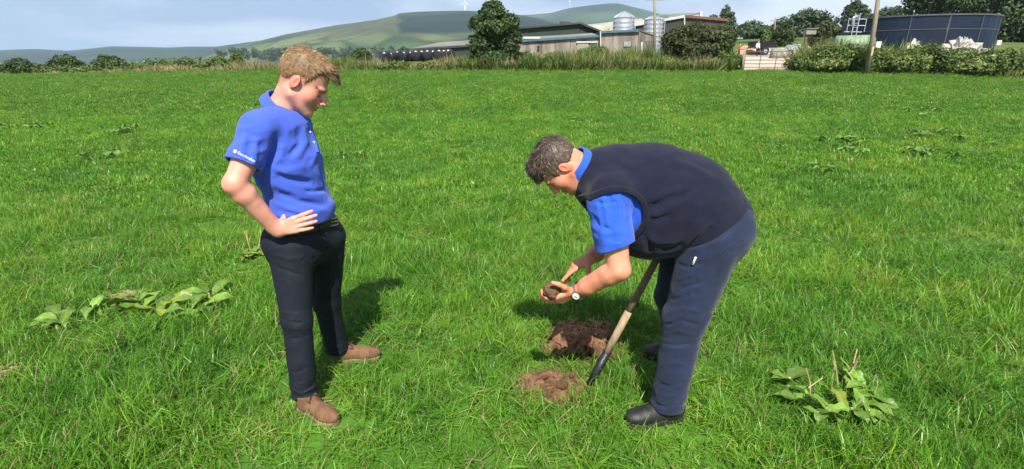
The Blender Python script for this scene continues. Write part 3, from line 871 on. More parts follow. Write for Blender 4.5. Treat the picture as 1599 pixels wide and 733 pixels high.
    # ---- sand heap
    def heap(name, px, row, Y, rx, ry, h, mt, label, cat, seed, tilt=0):
        g = tz(W(px, row, Y)); n = 26; rng = np.random.default_rng(seed); V, F = [], []
        for i in range(n):
            for j in range(n):
                a_, b_ = i / (n - 1) * 2 - 1, j / (n - 1) * 2 - 1; r = math.hypot(a_, b_)
                x, y = g[0] + a_ * rx, g[1] + b_ * ry
                V.append((x, y, float(terrain(x, y)) - .1 + h * max(0, 1 - r) ** .9 + h * .1 * float(vnoise(np.array([[a_ * 4, b_ * 4, seed]]))[0]) * (r < .9)))
        for i in range(n - 1):
            for j in range(n - 1): F.append((i * n + j, (i + 1) * n + j, (i + 1) * n + j + 1, i * n + j + 1))
        return tag(mesh_obj(name, V, F, mt, None, True, origin=g), label, cat)
    heap('sand_heap', 1163, 84, 62, 1.5, 1.5, 1.25, M_sand, 'heap of orange sand beside the yard', 'sand heap', 3)
    # ---- parked and stored things by the yard
    def car(px0, px1, row_top, row_bot, Y, mt, label, face=1):
        c0, c1 = W(px0, row_bot, Y), W(px1, row_bot, Y); L = c1[0] - c0[0]; g = tz((c0 + c1) / 2)
        T = thing('parked_car', g, label, 'car'); H = W(px0, row_top, Y)[2] - g[2]; H = max(H, 1.1); wd = 1.65
        prof = [(-.5, .22), (-.5, .52), (-.42, .58), (-.28, .62), (-.16, .97), (.18, 1.0), (.36, .64), (.49, .58), (.5, .25)]
        V = []; n = len(prof)
        for y in (-wd / 2, wd / 2):
            for x, z in prof: V.append(g + A3(x * L * face, y * (.86 if z > .7 else 1), z * H))
        F = [tuple(range(n)), tuple(range(2 * n - 1, n - 1, -1))] + [(i, n + i, n + (i + 1) % n, (i + 1) % n) for i in range(n)]
        bd = mesh_obj('body', V, F, mt, T)
        for y in (-wd * .435,):
            for (x0, x1) in ((-.20, -.01), (.015, .26)):
                q = [g + A3(x * L * face, y, z * H) for x, z in ((x0 - .04 * (x0 < 0), .66), (x1 + .06 * (x1 > .1), .66), (x1, .92), (x0 + .03, .92))]
                MB().add([p + A3(0, -.03, 0) for p in q] + [p + A3(0, .03, 0) for p in q], [(0, 1, 2, 3), (7, 6, 5, 4), (0, 4, 5, 1), (1, 5, 6, 2), (2, 6, 7, 3), (3, 7, 4, 0)]).build('side_window', M_glass, T)
        q = [g + A3(.185 * L * face, s_ * wd * .40, .97 * H) for s_ in (-1, 1)] + [g + A3(.355 * L * face, s_ * wd * .43, .67 * H) for s_ in (1, -1)]
        MB().add([p + A3(.03 * face, 0, .02) for p in q] + [p - A3(.03 * face, 0, .02) for p in q], [(0, 1, 2, 3), (7, 6, 5, 4)]).build('windscreen', M_glass, T)
        for x in (-.32, .31):
            for y in (-wd / 2, wd / 2 - .18):
                cc = g + A3(x * L, y - .01, .30); w_ = MB().tube([cc, cc + A3(0, .2, 0)], .31, 16).build('wheel', M_tyre, T)
                MB().tube([cc + A3(0, -.012, 0), cc + A3(0, .03, 0)], .18, 12).build('rim', M_galv, w_)
        for y in (-.6, .6): MB().box(g + A3(.498 * L * face, y, .5 * H), (.04, .3, .14)).build('headlight', M_whitepl, T)
        return T
    car(1222, 1250, 72, 88, 56, M_carsilver, 'dull silver car behind the upturned boat in the yard')
    car(1258, 1312, 71, 90, 50, M_carpale, 'pale blue car half hidden by the hedge', -1)
    # upturned boat
    Y = 53; c0, c1 = W(1205, 84, Y), W(1231, 86, Y); g = tz((c0 + c1) / 2)
    T = thing('upturned_boat', g, 'weathered upturned boat hull lying in the yard', 'boat')
    Lb = c1[0] - c0[0]; V, F = [], []
    for i, u in enumerate(np.linspace(0, 1, 14)):
        wd = .75 * math.sin(math.pi * min(.12 + u * .78, 1)) ** .6; hh = .95 * (1 - .25 * u)
        for k, a_ in enumerate(np.linspace(0, math.pi, 11)): V.append(g + A3((u - .5) * Lb, -math.cos(a_) * wd, math.sin(a_) ** .7 * hh))
    for i in range(13):
        for k in range(10): F.append((i * 11 + k, (i + 1) * 11 + k, (i + 1) * 11 + k + 1, i * 11 + k + 1))
    F += [tuple(range(11)), tuple(range(13 * 11 + 10, 13 * 11 - 1, -1))]
    mesh_obj('hull', V, F, M_cover, T, True)
    MB().bar(g + A3(-.5 * Lb, 0, .93), g + A3(.45 * Lb, 0, .73), .06, .07).build('keel', M_pole, T)
    for s_ in (-1, 1): MB().bar(g + A3(-.45 * Lb, s_ * .7, .06), g + A3(.3 * Lb, s_ * .76, .06), .05, .06).build('gunwale', M_rust, T)
    # sign on a brown post
    Y = 48; b_, t_ = tz(W(1253, 92, Y)), W(1253, 52, Y)
    T = thing('post_sign', b_, 'brown post with small grey box on top, beside the yard', 'sign')
    MB().bar(b_ - A3(0, 0, .2), A3(b_[0], b_[1], t_[2]), .16, .16).build('post_shaft', M_rust, T)
    MB().box(A3(b_[0] + .25, b_[1], t_[2] + .1), (.85, .5, .42)).build('box', M_cover, T); MB().box(A3(b_[0] + .25, b_[1] - .02, t_[2] + .36), (1.0, .65, .08)).build('box_roof', M_roof_grey, T)
    # quad bike / trailer behind the white figure
    Y = 60; g = tz(W(1186, 82, Y)); T = thing('farm_trailer', g, 'small dark farm trailer behind the figure in white', 'trailer')
    MB().box(g + A3(.2, 0, .85), (2.6, 1.4, .12)).build('bed', M_black, T)
    for s_ in (-.7, .7): MB().box(g + A3(.2, s_, 1.15), (2.6, .06, .4)).build('side_board', M_black, T)
    for s_ in (-.62, .62):
        w_ = MB().tube([g + A3(.3, s_ - .1, .42), g + A3(.3, s_ + .1, .42)], .42, 16).build('wheel', M_tyre, T); MB().tube([g + A3(.3, s_ - .12, .42), g + A3(.3, s_ - .09, .42)], .2, 12).build('rim', M_galv, w_)
    MB().bar(g + A3(-1.0, 0, .75), g + A3(-2.1, 0, .6), .1, .1).build('drawbar', M_rust, T)
    # ---- pale green tank on its side
    Y = 44; a, b = W(1304, 72, Y), W(1362, 71, Y - 1); r = (W(1304, 56, Y)[2] - a[2])
    g = tz(a * .5 + b * .5); T = thing('storage_tank', g, 'pale green cylindrical storage tank with tan lower band, beside the leaning pole', 'tank')
    ax = unit(b - a); V = []
    pr = [(-.25, 0.0), (-.2, .45), (-.08, .85), (0, 1), (1, 1), (1.08, .85), (1.2, .45), (1.25, 0)]
    Lh = np.linalg.norm(b - a); pts = [a + ax * (p * (r if (p < 0) else 1) if p < 0 else (Lh * min(p, 1) + max(p - 1, 0) * r)) for p, _ in pr]
    MB().tube(pts, [max(q * r, .02) for _, q in pr], 26).build('shell', M_greentank, T, True)
    for u in (.12, .5, .88): MB().tube([a + ax * Lh * (u - .01), a + ax * Lh * (u + .01)], r * 1.02, 26).build('hoop', M_greentank, T, True)
    MB().box((a + b) / 2 + A3(0, -r - .05, -r * .42), (Lh * 1.0, .12, r * .28)).build('band', M_tan_band, T)
    for u in (.15, .85):
        q = a + ax * Lh * u; MB().box(A3(q[0], q[1], (q[2] - r + g[2] - .4) / 2 + .2), (.3, 1.2, max(q[2] - r - g[2] + .9, .4))).build('cradle', M_conc, T)
    q = W(1313, 72, 42.5); MB().bar(A3(q[0], q[1], q[2] - 1.2), q + A3(0, 0, .5), .12).build('standpipe', M_rust, T)
    # ---- dark blue bolted-panel slurry tank
    Yc = 56.5; xr = W(1567, 45, 50)[0]
    R_t = 6.28; cx, cyy = 40.16, 54.87
    gz = float(terrain(cx, cyy - R_t))
    T = thing('slurry_tank', (cx, cyy, gz), 'large round dark blue bolted-panel tank with pale rim, before the tall trees', 'tank')
    zt = 5.5; zb = min(gz - .3, 3.1); n = 14
    zm = 4.36
    for k in range(n):
        a0, a1 = 2 * math.pi * k / n - .03, 2 * math.pi * (k + 1) / n - .03 - .006
        if math.sin((a0 + a1) / 2) > .55: continue                      # the far side is not seen
        for z0, z1 in ((zb, zm - .02), (zm + .02, zt)):
            V, F = [], []
            for u in range(4):
                a_ = a0 + (a1 - a0) * u / 3
                for rr, z in ((R_t, z0), (R_t, z1), (R_t - .06, z1), (R_t - .06, z0)): V.append((cx + rr * math.cos(a_), cyy + rr * math.sin(a_), z))
            for u in range(3):
                for w_ in range(4): F.append((u * 4 + w_, u * 4 + (w_ + 1) % 4, (u + 1) * 4 + (w_ + 1) % 4, (u + 1) * 4 + w_))
            F += [(0, 1, 2, 3), (15, 14, 13, 12)]
            mesh_obj('panel', V, F, M_tank, T)
        for a_ in (a0,):
            p = A3(cx + (R_t + .03) * math.cos(a_), cyy + (R_t + .03) * math.sin(a_), 0)
            MB().box(p + A3(0, 0, (zb + zt) / 2), (.05, .06, zt - zb), frame(A3(math.cos(a_), math.sin(a_), 0), (0, 0, 1))).build('seam_strip', M_tankrim, T)
    for nm, z, hgt, wdt in (('rim', zt + .05, .12, .18), ('girth_strip', zm, .05, .08)):
        V, F = [], []; N = 72
        for k in range(N):
            a_ = 2 * math.pi * k / N
            for rr, zz in ((R_t + wdt / 2, -hgt / 2), (R_t + wdt / 2, hgt / 2), (R_t - .1, hgt / 2), (R_t - .1, -hgt / 2)): V.append((cx + rr * math.cos(a_), cyy + rr * math.sin(a_), z + zz))
        for k in range(N):
            for w_ in range(4): F.append((k * 4 + w_, k * 4 + (w_ + 1) % 4, ((k + 1) % N) * 4 + (w_ + 1) % 4, ((k + 1) % N) * 4 + w_))
        mesh_obj(nm, V, F, M_tankrim, T)
    # inspection platform with ladder on the tank's left flank
    Yp = 52.5; T2 = T
    m = MB(); pa, pb = W(1318, 50, Yp), W(1345, 50.5, Yp - .6)
    m.bar(pa, pb, .9, .08).build('platform', M_galv, T)
    for h in (.55, 1.1): MB().tube([pa + A3(0, -.4, h), pb + A3(0, -.4, h)], .035, 8).build('guard_rail', M_galv, T)
    for u in (0, .33, .55, 1): q = pa + (pb - pa) * u + A3(0, -.4, 0); MB().tube([q, q + A3(0, 0, 1.1)], .035, 8).build('guard_post', M_galv, T)
    m = MB(); lq = W(1334, 50, Yp - .9)
    for s_ in (-.22, .22): m.bar(A3(lq[0] + s_, lq[1], gz - .5), A3(lq[0] + s_, lq[1], lq[2] + 1.6), .06)
    for z in np.arange(gz, lq[2] + 1.5, .35): m.bar(A3(lq[0] - .22, lq[1], z), A3(lq[0] + .22, lq[1], z), .04)
    m.build('ladder', M_galv, T)
    MB().tube([W(1333, 40, Yp - .6), W(1333, 28, Yp - .6), W(1337, 26, Yp - .3), W(1340, 31, Yp)], .14, 10).build('filler_pipe', M_galv, T, True)
    MB().box(W(1558, 67, 48.5), (.4, .3, .4)).build('valve_box', M_white, T)
    # ---- heap of broken concrete
    def rubble(x0, x1, r0, r1, Y, n, seed, label):
        rng = np.random.default_rng(seed)
        a, b = W(x0, r1, Y), W(x1, r1, Y); g = tz((a + b) / 2); base = min(a[2], g[2] + 3) - .3
        top = W((x0 + x1) / 2, r0, Y)[2]
        T = thing('rubble_heap', (g[0], g[1], base), label, 'rubble')
        sh = []
        for k in range(4):
            pts = rng.normal(size=(10, 3)); pts /= np.abs(pts).max(1)[:, None]
            import bmesh
            bm = bmesh.new(); [bm.verts.new(p) for p in pts]; bmesh.ops.convex_hull(bm, input=bm.verts)
            me = bpy.data.meshes.new('chunk'); bm.to_mesh(me); bm.free(); me.materials.append(M_rubble); sh.append(me)
        V, F = [], []; N = 14; hw = (b[0] - a[0]) / 2
        for i in range(N):
            for j in range(N):
                u, w_ = i / (N - 1) * 2 - 1, j / (N - 1) * 2 - 1; r = min(math.hypot(u, w_), 1)
                V.append((g[0] + u * hw, g[1] + w_ * hw * .8, base - .5 + (top - base + .2) * (1 - r) ** .8))
        for i in range(N - 1):
            for j in range(N - 1): F.append((i * N + j, (i + 1) * N + j, (i + 1) * N + j + 1, i * N + j + 1))
        mesh_obj('heap_core', V, F, M_rubble, T)
        for k in range(n):
            u = rng.normal(0, .45); w_ = rng.normal(-.3, .35); r = min(math.hypot(u, w_), 1)
            o = bpy.data.objects.new('chunk', sh[k % 4]); COL.objects.link(o); o.parent = T
            o.location = (u * hw, w_ * hw * .8, (top - base) * (1 - r) ** .8 * rng.uniform(.75, 1.0)); s_ = rng.uniform(.16, .46)
            o.scale = (s_, s_ * rng.uniform(.6, 1), s_ * rng.uniform(.4, .8)); o.rotation_euler = rng.uniform(0, 6, 3)
    rubble(1470, 1530, 63, 79, 42, 90, 4, 'heap of pale broken concrete before the dark blue tank')
    rubble(1410, 1440, 69, 78, 42, 22, 6, 'small patch of pale rubble half buried in the weeds')
    q = W(1447, 84, 35.5); T = thing('plastic_sheet', tz(q), 'white curved plastic sheet lying on the hedge weeds', 'sheet')
    V = [q + A3(-.42 + .84 * i / 6, -.2 + .4 * j / 2, .10 * math.sin(math.pi * i / 6) - .03 * j) for j in range(3) for i in range(7)]
    V2 = [p - A3(0, 0, .03) for p in V]; F = [(j * 7 + i, j * 7 + i + 1, j * 7 + i + 8, j * 7 + i + 7) for j in range(2) for i in range(6)]
    mesh_obj('sheet', V + V2, F + [tuple(21 + k for k in f[::-1]) for f in F], M_white, T, True)
    # ---- wrapped silage bales
    spots = [(601, 89.5, 60), (612, 89, 59.5), (621, 88, 60.5), (631, 88, 60), (641, 87.5, 60.5), (650, 87, 60), (659, 87, 60.8), (668, 86.5, 60.2), (677, 86.5, 60.8), (686, 86, 60.2), (694, 86, 60.6), (701, 85.5, 60)]
    rng = np.random.default_rng(8)
    for i, (px, row, Y) in enumerate(spots):
        c = W(px, row, Y); r = .60; a_ = rng.uniform(-.5, .5); ax = A3(math.sin(a_), math.cos(a_), 0)
        T = thing('silage_bale', c - A3(0, 0, r), 'black plastic wrapped round silage bale in the row before the low shed', 'bale', 'wrapped bales by the low shed')
        MB().tube([c + ax * u for u in (-.62, -.58, -.45, .45, .58, .62)], [r * .5, r * .86, r, r * 1.01, r * .86, r * .5], 18).build('wrap', M_bale, T, True)
        for s_ in (-.3, 0, .3): MB().tube([c + ax * (s_ - .02), c + ax * (s_ + .02)], r * 1.012, 18).build('wrap_band', M_bale, T, True)
    g = tz(W(650, 92, 60))
    # ground rise that carries the bales
    bv = []
    for i in range(20):
        px = 585 + i * 7.2; zc = W(px, np.interp(px, [600, 705], [89.5, 85.5]), 60)[2] - .6
        for dy, dz in ((-4, -1.2), (-1.2, 0), (1.5, 0), (4, -1.0)): bv.append(((px - CX) / 845 * 60, 60 + dy, zc + dz))
    tag(mesh_obj('bale_bank', bv, [(i * 4 + j, (i + 1) * 4 + j, (i + 1) * 4 + j + 1, i * 4 + j + 1) for i in range(19) for j in range(3)], M_field, None, True, np.tile(A3(.09, .11, .04), (len(bv), 1))), kind='structure')
    # ---- wind turbines on the ridge
    def turbine(px, hub, base, Y, angs, label, blade):
        b_, h_ = W(px, base, Y), W(px, hub, Y)
        T = thing('wind_turbine', b_ - A3(0, 0, 5), label, 'wind turbine', 'wind turbines on the hills')
        MB().tube([b_ - A3(0, 0, 5), h_], [2.0, 1.2], 12).build('tower', M_turbine, T, True)
        MB().box(h_ + A3(0, 1, 0), (3, 8, 3)).build('nacelle', M_turbine, T)
        hb = MB().tube([h_ + A3(0, -5, 0), h_ + A3(0, -3, 0)], [1.0, 1.7], 12).build('hub', M_turbine, T, True)
        for a_ in angs:
            d = A3(math.cos(math.radians(a_)), 0, math.sin(math.radians(a_))); p = h_ + A3(0, -4.2, 0)
            MB().tube([p, p + d * blade * .25, p + d * blade], [.9, 1.5, .3], 8).build('blade', M_turbine, T, True)
    turbine(726, 4.5, 26, 1900, (95, 215, 330), 'white wind turbine on the ridge beside the tall tree', 25)
    turbine(890, -14, 21, 3000, (60, 180, 300), 'white wind turbine on the far wooded ridge, cut off at the top', 45)

if DO_FAR:
    farm()

# ------------------------------------------------------------------ vegetation round the field
def vegetation():
    rng = np.random.default_rng(77)
    # ---- the broad dark tree before the low shed
    Y = 41.0; B = tz(W(772, 112, Y))
    bl = [pblob(738, 28, 800, 62, Y), pblob(748, 6, 790, 40, Y), pblob(757, 0, 783, 20, Y), pblob(732, 50, 775, 92, Y), pblob(775, 46, 814, 92, Y), pblob(738, 78, 805, 108, Y), pblob(733, 22, 762, 52, Y), pblob(782, 22, 810, 50, Y), pblob(756, 40, 792, 75, Y)]
    tree('broadleaf_tree', B, bl, 15000, .115, ML_dark, 'tall dense dark green tree standing alone in the weeds before the low shed', 'tree', trunk=.16, seed=2, shell=.62)
    # ---- round bush right of the buildings
    Y = 42.0; B = tz(W(1092, 108, Y))
    bl = [pblob(1032, 46, 1085, 86, Y), pblob(1060, 37, 1118, 80, Y), pblob(1096, 42, 1148, 84, Y), pblob(1050, 62, 1132, 96, Y), pblob(1045, 40, 1075, 62, Y), pblob(1120, 50, 1146, 78, Y)]
    tree('thorn_bush', B, bl, 13000, .105, ML_olive, 'large rounded thorn bush with brownish tips, left of the gate', 'bush', trunk=.12, seed=3, shell=.62)
    # ---- bushes along the left hedge
    for i, (x0, y0, x1, y1, Y, ml, lab) in enumerate([
            (4, 92, 52, 119, 47, ML_dark, 'low round dark bush at the far left end of the hedge'),
            (77, 86, 127, 110, 50, ML_dark, 'wide dark bush poking above the hedge, second along from its left end'),
            (146, 87, 194, 106, 52, ML_dark, 'flat topped dark bush on the hedge, third along from its left end'),
            (357, 84, 382, 108, 50, ML_mid, 'small upright green bush at the right end of the hedge'),
            (548, 76, 580, 96, 58, ML_dark, 'pair of small dark rounded bushes left of the wrapped bales'),
            (621, 74, 640, 86, 75, ML_far, 'small bush behind the roof of the low shed'),
            (330, 88, 352, 104, 52, ML_mid, 'low green bush beside the small upright one in the hedge'),
            (52, 102, 78, 114, 49, ML_olive, 'little brownish bush between the two left hedge bushes')]):
        w = (x1 - x0)
        bl = [pblob(x0, y0 + (y1 - y0) * .25, x0 + w * .62, y1, Y), pblob(x0 + w * .38, y0 + (y1 - y0) * .2, x1, y1, Y), pblob(x0 + w * .2, y0, x0 + w * .8, y0 + (y1 - y0) * .8, Y)]
        base = tz(W((x0 + x1) / 2, y1, Y)); base[2] = min(base[2], W(0, y1, Y)[2])
        tree('hedge_bush', base, bl, 2600, .11, ml, lab, 'bush', trunk=.06, seed=20 + i)
    # ---- hedges as rows of lobes with leaves
    def hedge(name, pts, n, size, ml, label, seed, depth=1.0, step=8, base_row=None):
        r = np.random.default_rng(seed); bl = []
        for px in np.arange(pts[0][0], pts[-1][0], step):
            top = np.interp(px, [p[0] for p in pts], [p[1] for p in pts]) + r.uniform(-5, 6); bot = np.interp(px, [p[0] for p in pts], [p[2] for p in pts]); Y = np.interp(px, [p[0] for p in pts], [p[3] for p in pts])
            Yj = Y + r.uniform(0, depth)
            bl.append(pblob(px - step * .9, top, px + step * .9, bot + 1, Yj, depth * .7))
        c = tz(W((pts[0][0] + pts[-1][0]) / 2, pts[0][2], pts[0][3]))
        T = thing(name, c, label, 'hedge')
        v, f, t = leaf_cloud(bl, n, size, r, .5); mesh_obj('foliage', v, f, ml, T, False, t)
        m = MB()
        for c_, rr in bl[::2]: m.tube([c_ - A3(0, 0, rr[2] * .95), c_ + A3(r.uniform(-.2, .2), 0, rr[2] * .4)], [.04, .015], 5)
        m.build('stems', M_bark, T)
        return T
    hedge('field_hedge', [(-160, 96, 122, 47), (40, 100, 117, 47), (130, 102, 116, 47), (220, 98, 114, 46), (280, 93, 112, 46), (325, 92, 110.5, 46), (372, 94, 111, 45)], 12000, .10, ML_mid, 'low scrubby hedge closing the field on the left', 31, 1.2)
    hedge('bramble_hedge', [(1240, 92, 112, 35.5), (1262, 80, 113, 35), (1290, 73, 113.5, 34.5), (1340, 71, 115, 34), (1395, 80, 118, 33.2), (1420, 74, 119, 33), (1450, 66, 119, 32.8), (1480, 76, 120, 32.5), (1530, 80, 121, 32.2), (1580, 76, 124, 31.5), (1680, 82, 128, 30.5), (1800, 84, 132, 29.5)], 34000, .085, ML_mid, 'tall bramble hedge right of the gate, below the dark blue tank', 32, 1.8)
    hedge('bramble_hedge', [(1128, 78, 113.5, 38.2), (1146, 80, 113.5, 38), (1156, 92, 113.5, 37.8)], 5200, .08, ML_mid, 'leafy bramble clump between the round bush and the gate', 33, 1.2, step=6)
    # ---- rank grass and weeds in the strip at the field edge (nobody could count it)
    def strip(name, pts, n, ml, hmin, hmax, wid, seed, lean=.35, pts2=None):
        r = np.random.default_rng(seed)
        px = r.uniform(pts[0][0], pts[-1][0], n); xs = [p[0] for p in pts]
        Ye = np.interp(px, C_COL, C_YE); d = r.random(n) ** 1.2 * np.interp(px, xs, [p[1] for p in pts]); Y = Ye - .2 + d
        x = (px - CX) / 845 * Y; z = terrain(x, Y)
        lump = fbm(np.stack([x * .9, Y * .9, 0 * x], 1), 2, seed)
        big_ = fbm(np.stack([x * .28, Y * .28, 0 * x], 1), 2, 5 + seed % 3)
        h = r.uniform(hmin, hmax, n) * np.clip(.85 + .35 * lump + .75 * big_, .3, 1.6) * np.interp(px, xs, [p[2] for p in pts])
        B = np.stack([x, Y, z], 1); dv = r.normal(0, lean, (n, 3)); dv[:, 2] = 1; dv /= np.linalg.norm(dv, axis=1)[:, None]
        sd = np.stack([np.cos(r.uniform(0, 3.14, n)), np.sin(r.uniform(0, 3.14, n)), 0 * x], 1) * (wid * r.uniform(.6, 1.4, n))[:, None]
        tp = B + dv * h[:, None]; md = B + dv * h[:, None] * .6 + A3(0, 0, .05)
        V = np.stack([B - sd, B + sd, md + sd * .8, tp, md - sd * .8], 1).reshape(-1, 3)
        F = np.arange(n * 5).reshape(n, 5)
        t = np.repeat(np.clip(1 + .25 * r.normal(size=n) + .2 * lump, .3, 1.8), 5)[:, None] * np.ones(3)
        return tag(mesh_obj(name, V, F, ml, None, False, t), kind='stuff')
    E = [(360, 3.5, .55), (520, 4, .75), (640, 4.5, .85), (740, 4, .8), (830, 5, 1.0), (920, 6, 1.1), (1040, 5, 1.0), (1150, 3, .8)]
    strip('rank_green_grass', E, 28000, ML_weed, .5, 1.25, .028, 51)
    strip('seeding_straw_grass', E, 6500, ML_straw, .7, 1.4, .018, 52)
    strip('dark_nettles', [(700, 4, .7), (900, 5, 1.2), (1000, 4, 1.0), (1150, 3, .9)], 9000, ML_mid, .5, 1.2, .05, 53, .5)
    strip('straw_verge', [(1150, .8, .22), (1245, .8, .22), (1600, .8, .4), (1750, .8, .4)], 5000, ML_straw, .5, 1.1, .02, 54)
    strip('hedge_top_weeds', [(1240, 3.0, 1.4), (1400, 3.5, 1.5), (1599, 3.5, 1.5), (1800, 3.5, 1.5)], 9000, ML_pale, .7, 1.15, .035, 55, .5)
    strip('left_verge', [(-150, 1.2, .4), (200, 1.2, .5), (372, 1.5, .6)], 6000, ML_straw, .5, 1.0, .022, 56)
    for i, (x0, y0, x1, y1, Y, ml, lab) in enumerate([
            (902, 72, 950, 92, 43.5, ML_mid, 'clump of dark green nettles under the concrete wall'),
            (835, 82, 880, 104, 42, ML_pale, 'clump of pale weeds right of the tall tree'),
            (930, 92, 1010, 112, 39.5, ML_mid, 'bramble clump at the field edge below the silos'),
            (1000, 88, 1060, 111, 40, ML_pale, 'pale leafy clump at the foot of the round bush'),
            (650, 92, 700, 112, 41, ML_pale, 'pale scrubby clump left of the tall tree'),
            (795, 80, 835, 110, 41.5, ML_mid, 'dark scrubby clump touching the right of the tall tree'),
            (880, 90, 925, 112, 40, ML_weed, 'low rough clump of weeds below the concrete wall'),
            (1040, 86, 1100, 112, 40.2, ML_dark, 'dark low scrub at the foot of the round bush'),
            (1100, 88, 1140, 112, 39.2, ML_mid, 'green scrub between the round bush and the bramble clump'),
            (470, 96, 540, 111, 43, ML_weed, 'low rough weed clump beyond the head of the standing man'),
            (1395, 84, 1450, 112, 33.0, ML_pale, 'pale yellowish clump in the bramble hedge right of the leaning pole'),
            (1500, 86, 1560, 116, 31.8, ML_pale, 'pale leafy clump in the bramble hedge below the rubble'),
            (1270, 88, 1320, 110, 34.2, ML_pale, 'bright leafy clump in the bramble hedge right of the gate'),
            (590, 95, 640, 112, 41.5, ML_mid, 'low green weed clump below the wrapped bales')]):
        w = x1 - x0; bl = [pblob(x0, y0 + 4, x0 + w * .6, y1, Y), pblob(x0 + w * .4, y0, x1, y1, Y), pblob(x0 + w * .25, y0 + 2, x0 + w * .75, y1, Y)]
        tree('weed_clump', tz(W((x0 + x1) / 2, y1, Y)), bl, 2600, .09, ml, lab, 'plant', trunk=.02, seed=60 + i)
    # ---- trees beyond the yard
    def big(px0, row0, px1, row1, Y, n, size, ml, label, seed, name='field_tree', kind=0, group='trees beyond the yard'):
        w, h = px1 - px0, row1 - row0; r = np.random.default_rng(seed)
        if kind == 0:      # rounded
            bl = [pblob(px0 + w * a, row0 + h * b, px0 + w * c, row0 + h * d, Y + r.uniform(-.5, .5)) for a, b, c, d in ((0, .3, .5, .85), (.5, .28, 1, .85), (.22, 0, .78, .6), (.1, .15, .5, .55), (.5, .12, .92, .55), (.25, .5, .8, 1))]
        else:              # conifer
            bl = [pblob(px0 + w * (.5 - .5 * k), row0 + h * a, px0 + w * (.5 + .5 * k), row0 + h * (a + .3), Y) for a, k in ((0, .3), (.15, .55), (.32, .75), (.5, .9), (.68, 1.0))]
        base = tz(W((px0 + px1) / 2, row1, Y)); base[2] = min(base[2], W(0, row1, Y)[2])
        tree(name, base, bl, n, size, ml, label, 'tree', group, trunk=.02 * h * Y / 800 + .1, seed=seed, shell=.45)
    big(1117, 7, 1152, 62, 110, 2600, .30, ML_far, 'dark spiky conifer behind the round bush', 101, 'conifer', 1)
    big(1092, 24, 1132, 66, 105, 2200, .28, ML_far, 'small rounded tree left of the spiky conifer', 102)
    big(1146, 33, 1200, 62, 120, 2600, .30, ML_far, 'low spreading tree behind the sloping pasture', 103)
    big(1228, 14, 1302, 56, 115, 4200, .30, ML_far, 'wide rounded tree with two domes in the far group', 104)
    big(1205, 27, 1240, 56, 125, 2200, .28, ML_far, 'small pale-topped tree beside the wide rounded one', 105)
    big(1312, 0, 1362, 40, 112, 3800, .30, ML_far, 'dark pointed fir behind the leaning pole', 106, 'fir_tree', 1)
    big(1360, 10, 1425, 44, 105, 3400, .28, ML_far, 'loose dark tree rising behind the tank rim', 107)
    big(1150, 40, 1262, 62, 100, 4200, .26, ML_far, 'long low hedgerow tree beyond the pasture', 108)
    big(1262, 33, 1318, 82, 62, 5200, .16, ML_olive, 'brownish bushy tree left of the pale green tank', 109)
    big(1205, 38, 1240, 76, 78, 2800, .18, ML_olive, 'olive bushy tree behind the parked silver car', 110)
    big(1188, 46, 1206, 70, 84, 1500, .18, ML_mid, 'small green bush beyond the white figure', 111)
    big(1415, -70, 1500, 40, 88, 9000, .26, ML_dark, 'tall dark tree behind the middle of the tank', 112, 'tall_tree')
    big(1480, -80, 1570, 50, 84, 10000, .26, ML_dark, 'tall dark tree behind the right part of the tank', 113, 'tall_tree')
    big(1550, -80, 1650, 98, 70, 12000, .24, ML_dark, 'tall dark tree overhanging the right end of the tank', 114, 'tall_tree')
    big(1630, -60, 1750, 104, 66, 8000, .26, ML_dark, 'tall dark tree beyond the right end of the tank', 115, 'tall_tree')
    # scattered trees in the valley and on the hill slope (a far-off wood)
    r = np.random.default_rng(9); V, F, C_, o = [], [], [], 0
    for i in range(150):
        if i < 90: px, row, Y, s = r.uniform(380, 730), r.uniform(78, 90), r.uniform(650, 1000), r.uniform(3.5, 6.5)
        else: px, row, Y, s = r.uniform(330, 560), r.uniform(78, 92), r.uniform(650, 1000), r.uniform(3, 5)
        c = W(px, row, Y)
        v, f, t = leaf_cloud([(c, A3(s * .9, s * .9, s)), (c + A3(s * .5, 0, -s * .3), A3(s * .7, s * .7, s * .7))], 90, s * .33, r, .5)
        V.append(v); F.append(f + o); C_.append(t); o += len(v)
    tag(mesh_obj('distant_woodland', np.concatenate(V), np.concatenate(F), ML_far, None, False, np.concatenate(C_)), kind='stuff')

if DO_FAR:
    vegetation()

# ------------------------------------------------------------------ spade, dug soil, dock plants
M_ash = mat('worn_ash_wood', (0.30, 0.215, 0.13), 0.7, 0.28, 9, 0.2, 60, stretch=(6, 6, 0.6))
M_ash_dark = mat('dark_ash_wood', (0.17, 0.115, 0.07), 0.7, 0.3, 9, 0.2, 60, stretch=(6, 6, 0.6))  # darker tone of the ash, for upper shaft and grip
M_iron = mat('black_forged_steel', (0.018, 0.018, 0.019), 0.42, 0.4, 25, 0.15, 120, metal=0.4, spec=0.5)
ML_dock = mat('dock_leaf', (0.155, 0.275, 0.040), 0.42, 0.28, 9, 0.3, 45, attr=True, trans=0.25, spec=0.45)
ML_dock2 = mat('dark_dock_leaf', (0.115, 0.225, 0.040), 0.5, 0.3, 6, attr=True, trans=0.22, spec=0.35)
M_stalk = mat('dry_stalk', (0.42, 0.31, 0.17), 0.9, 0.25, 30)

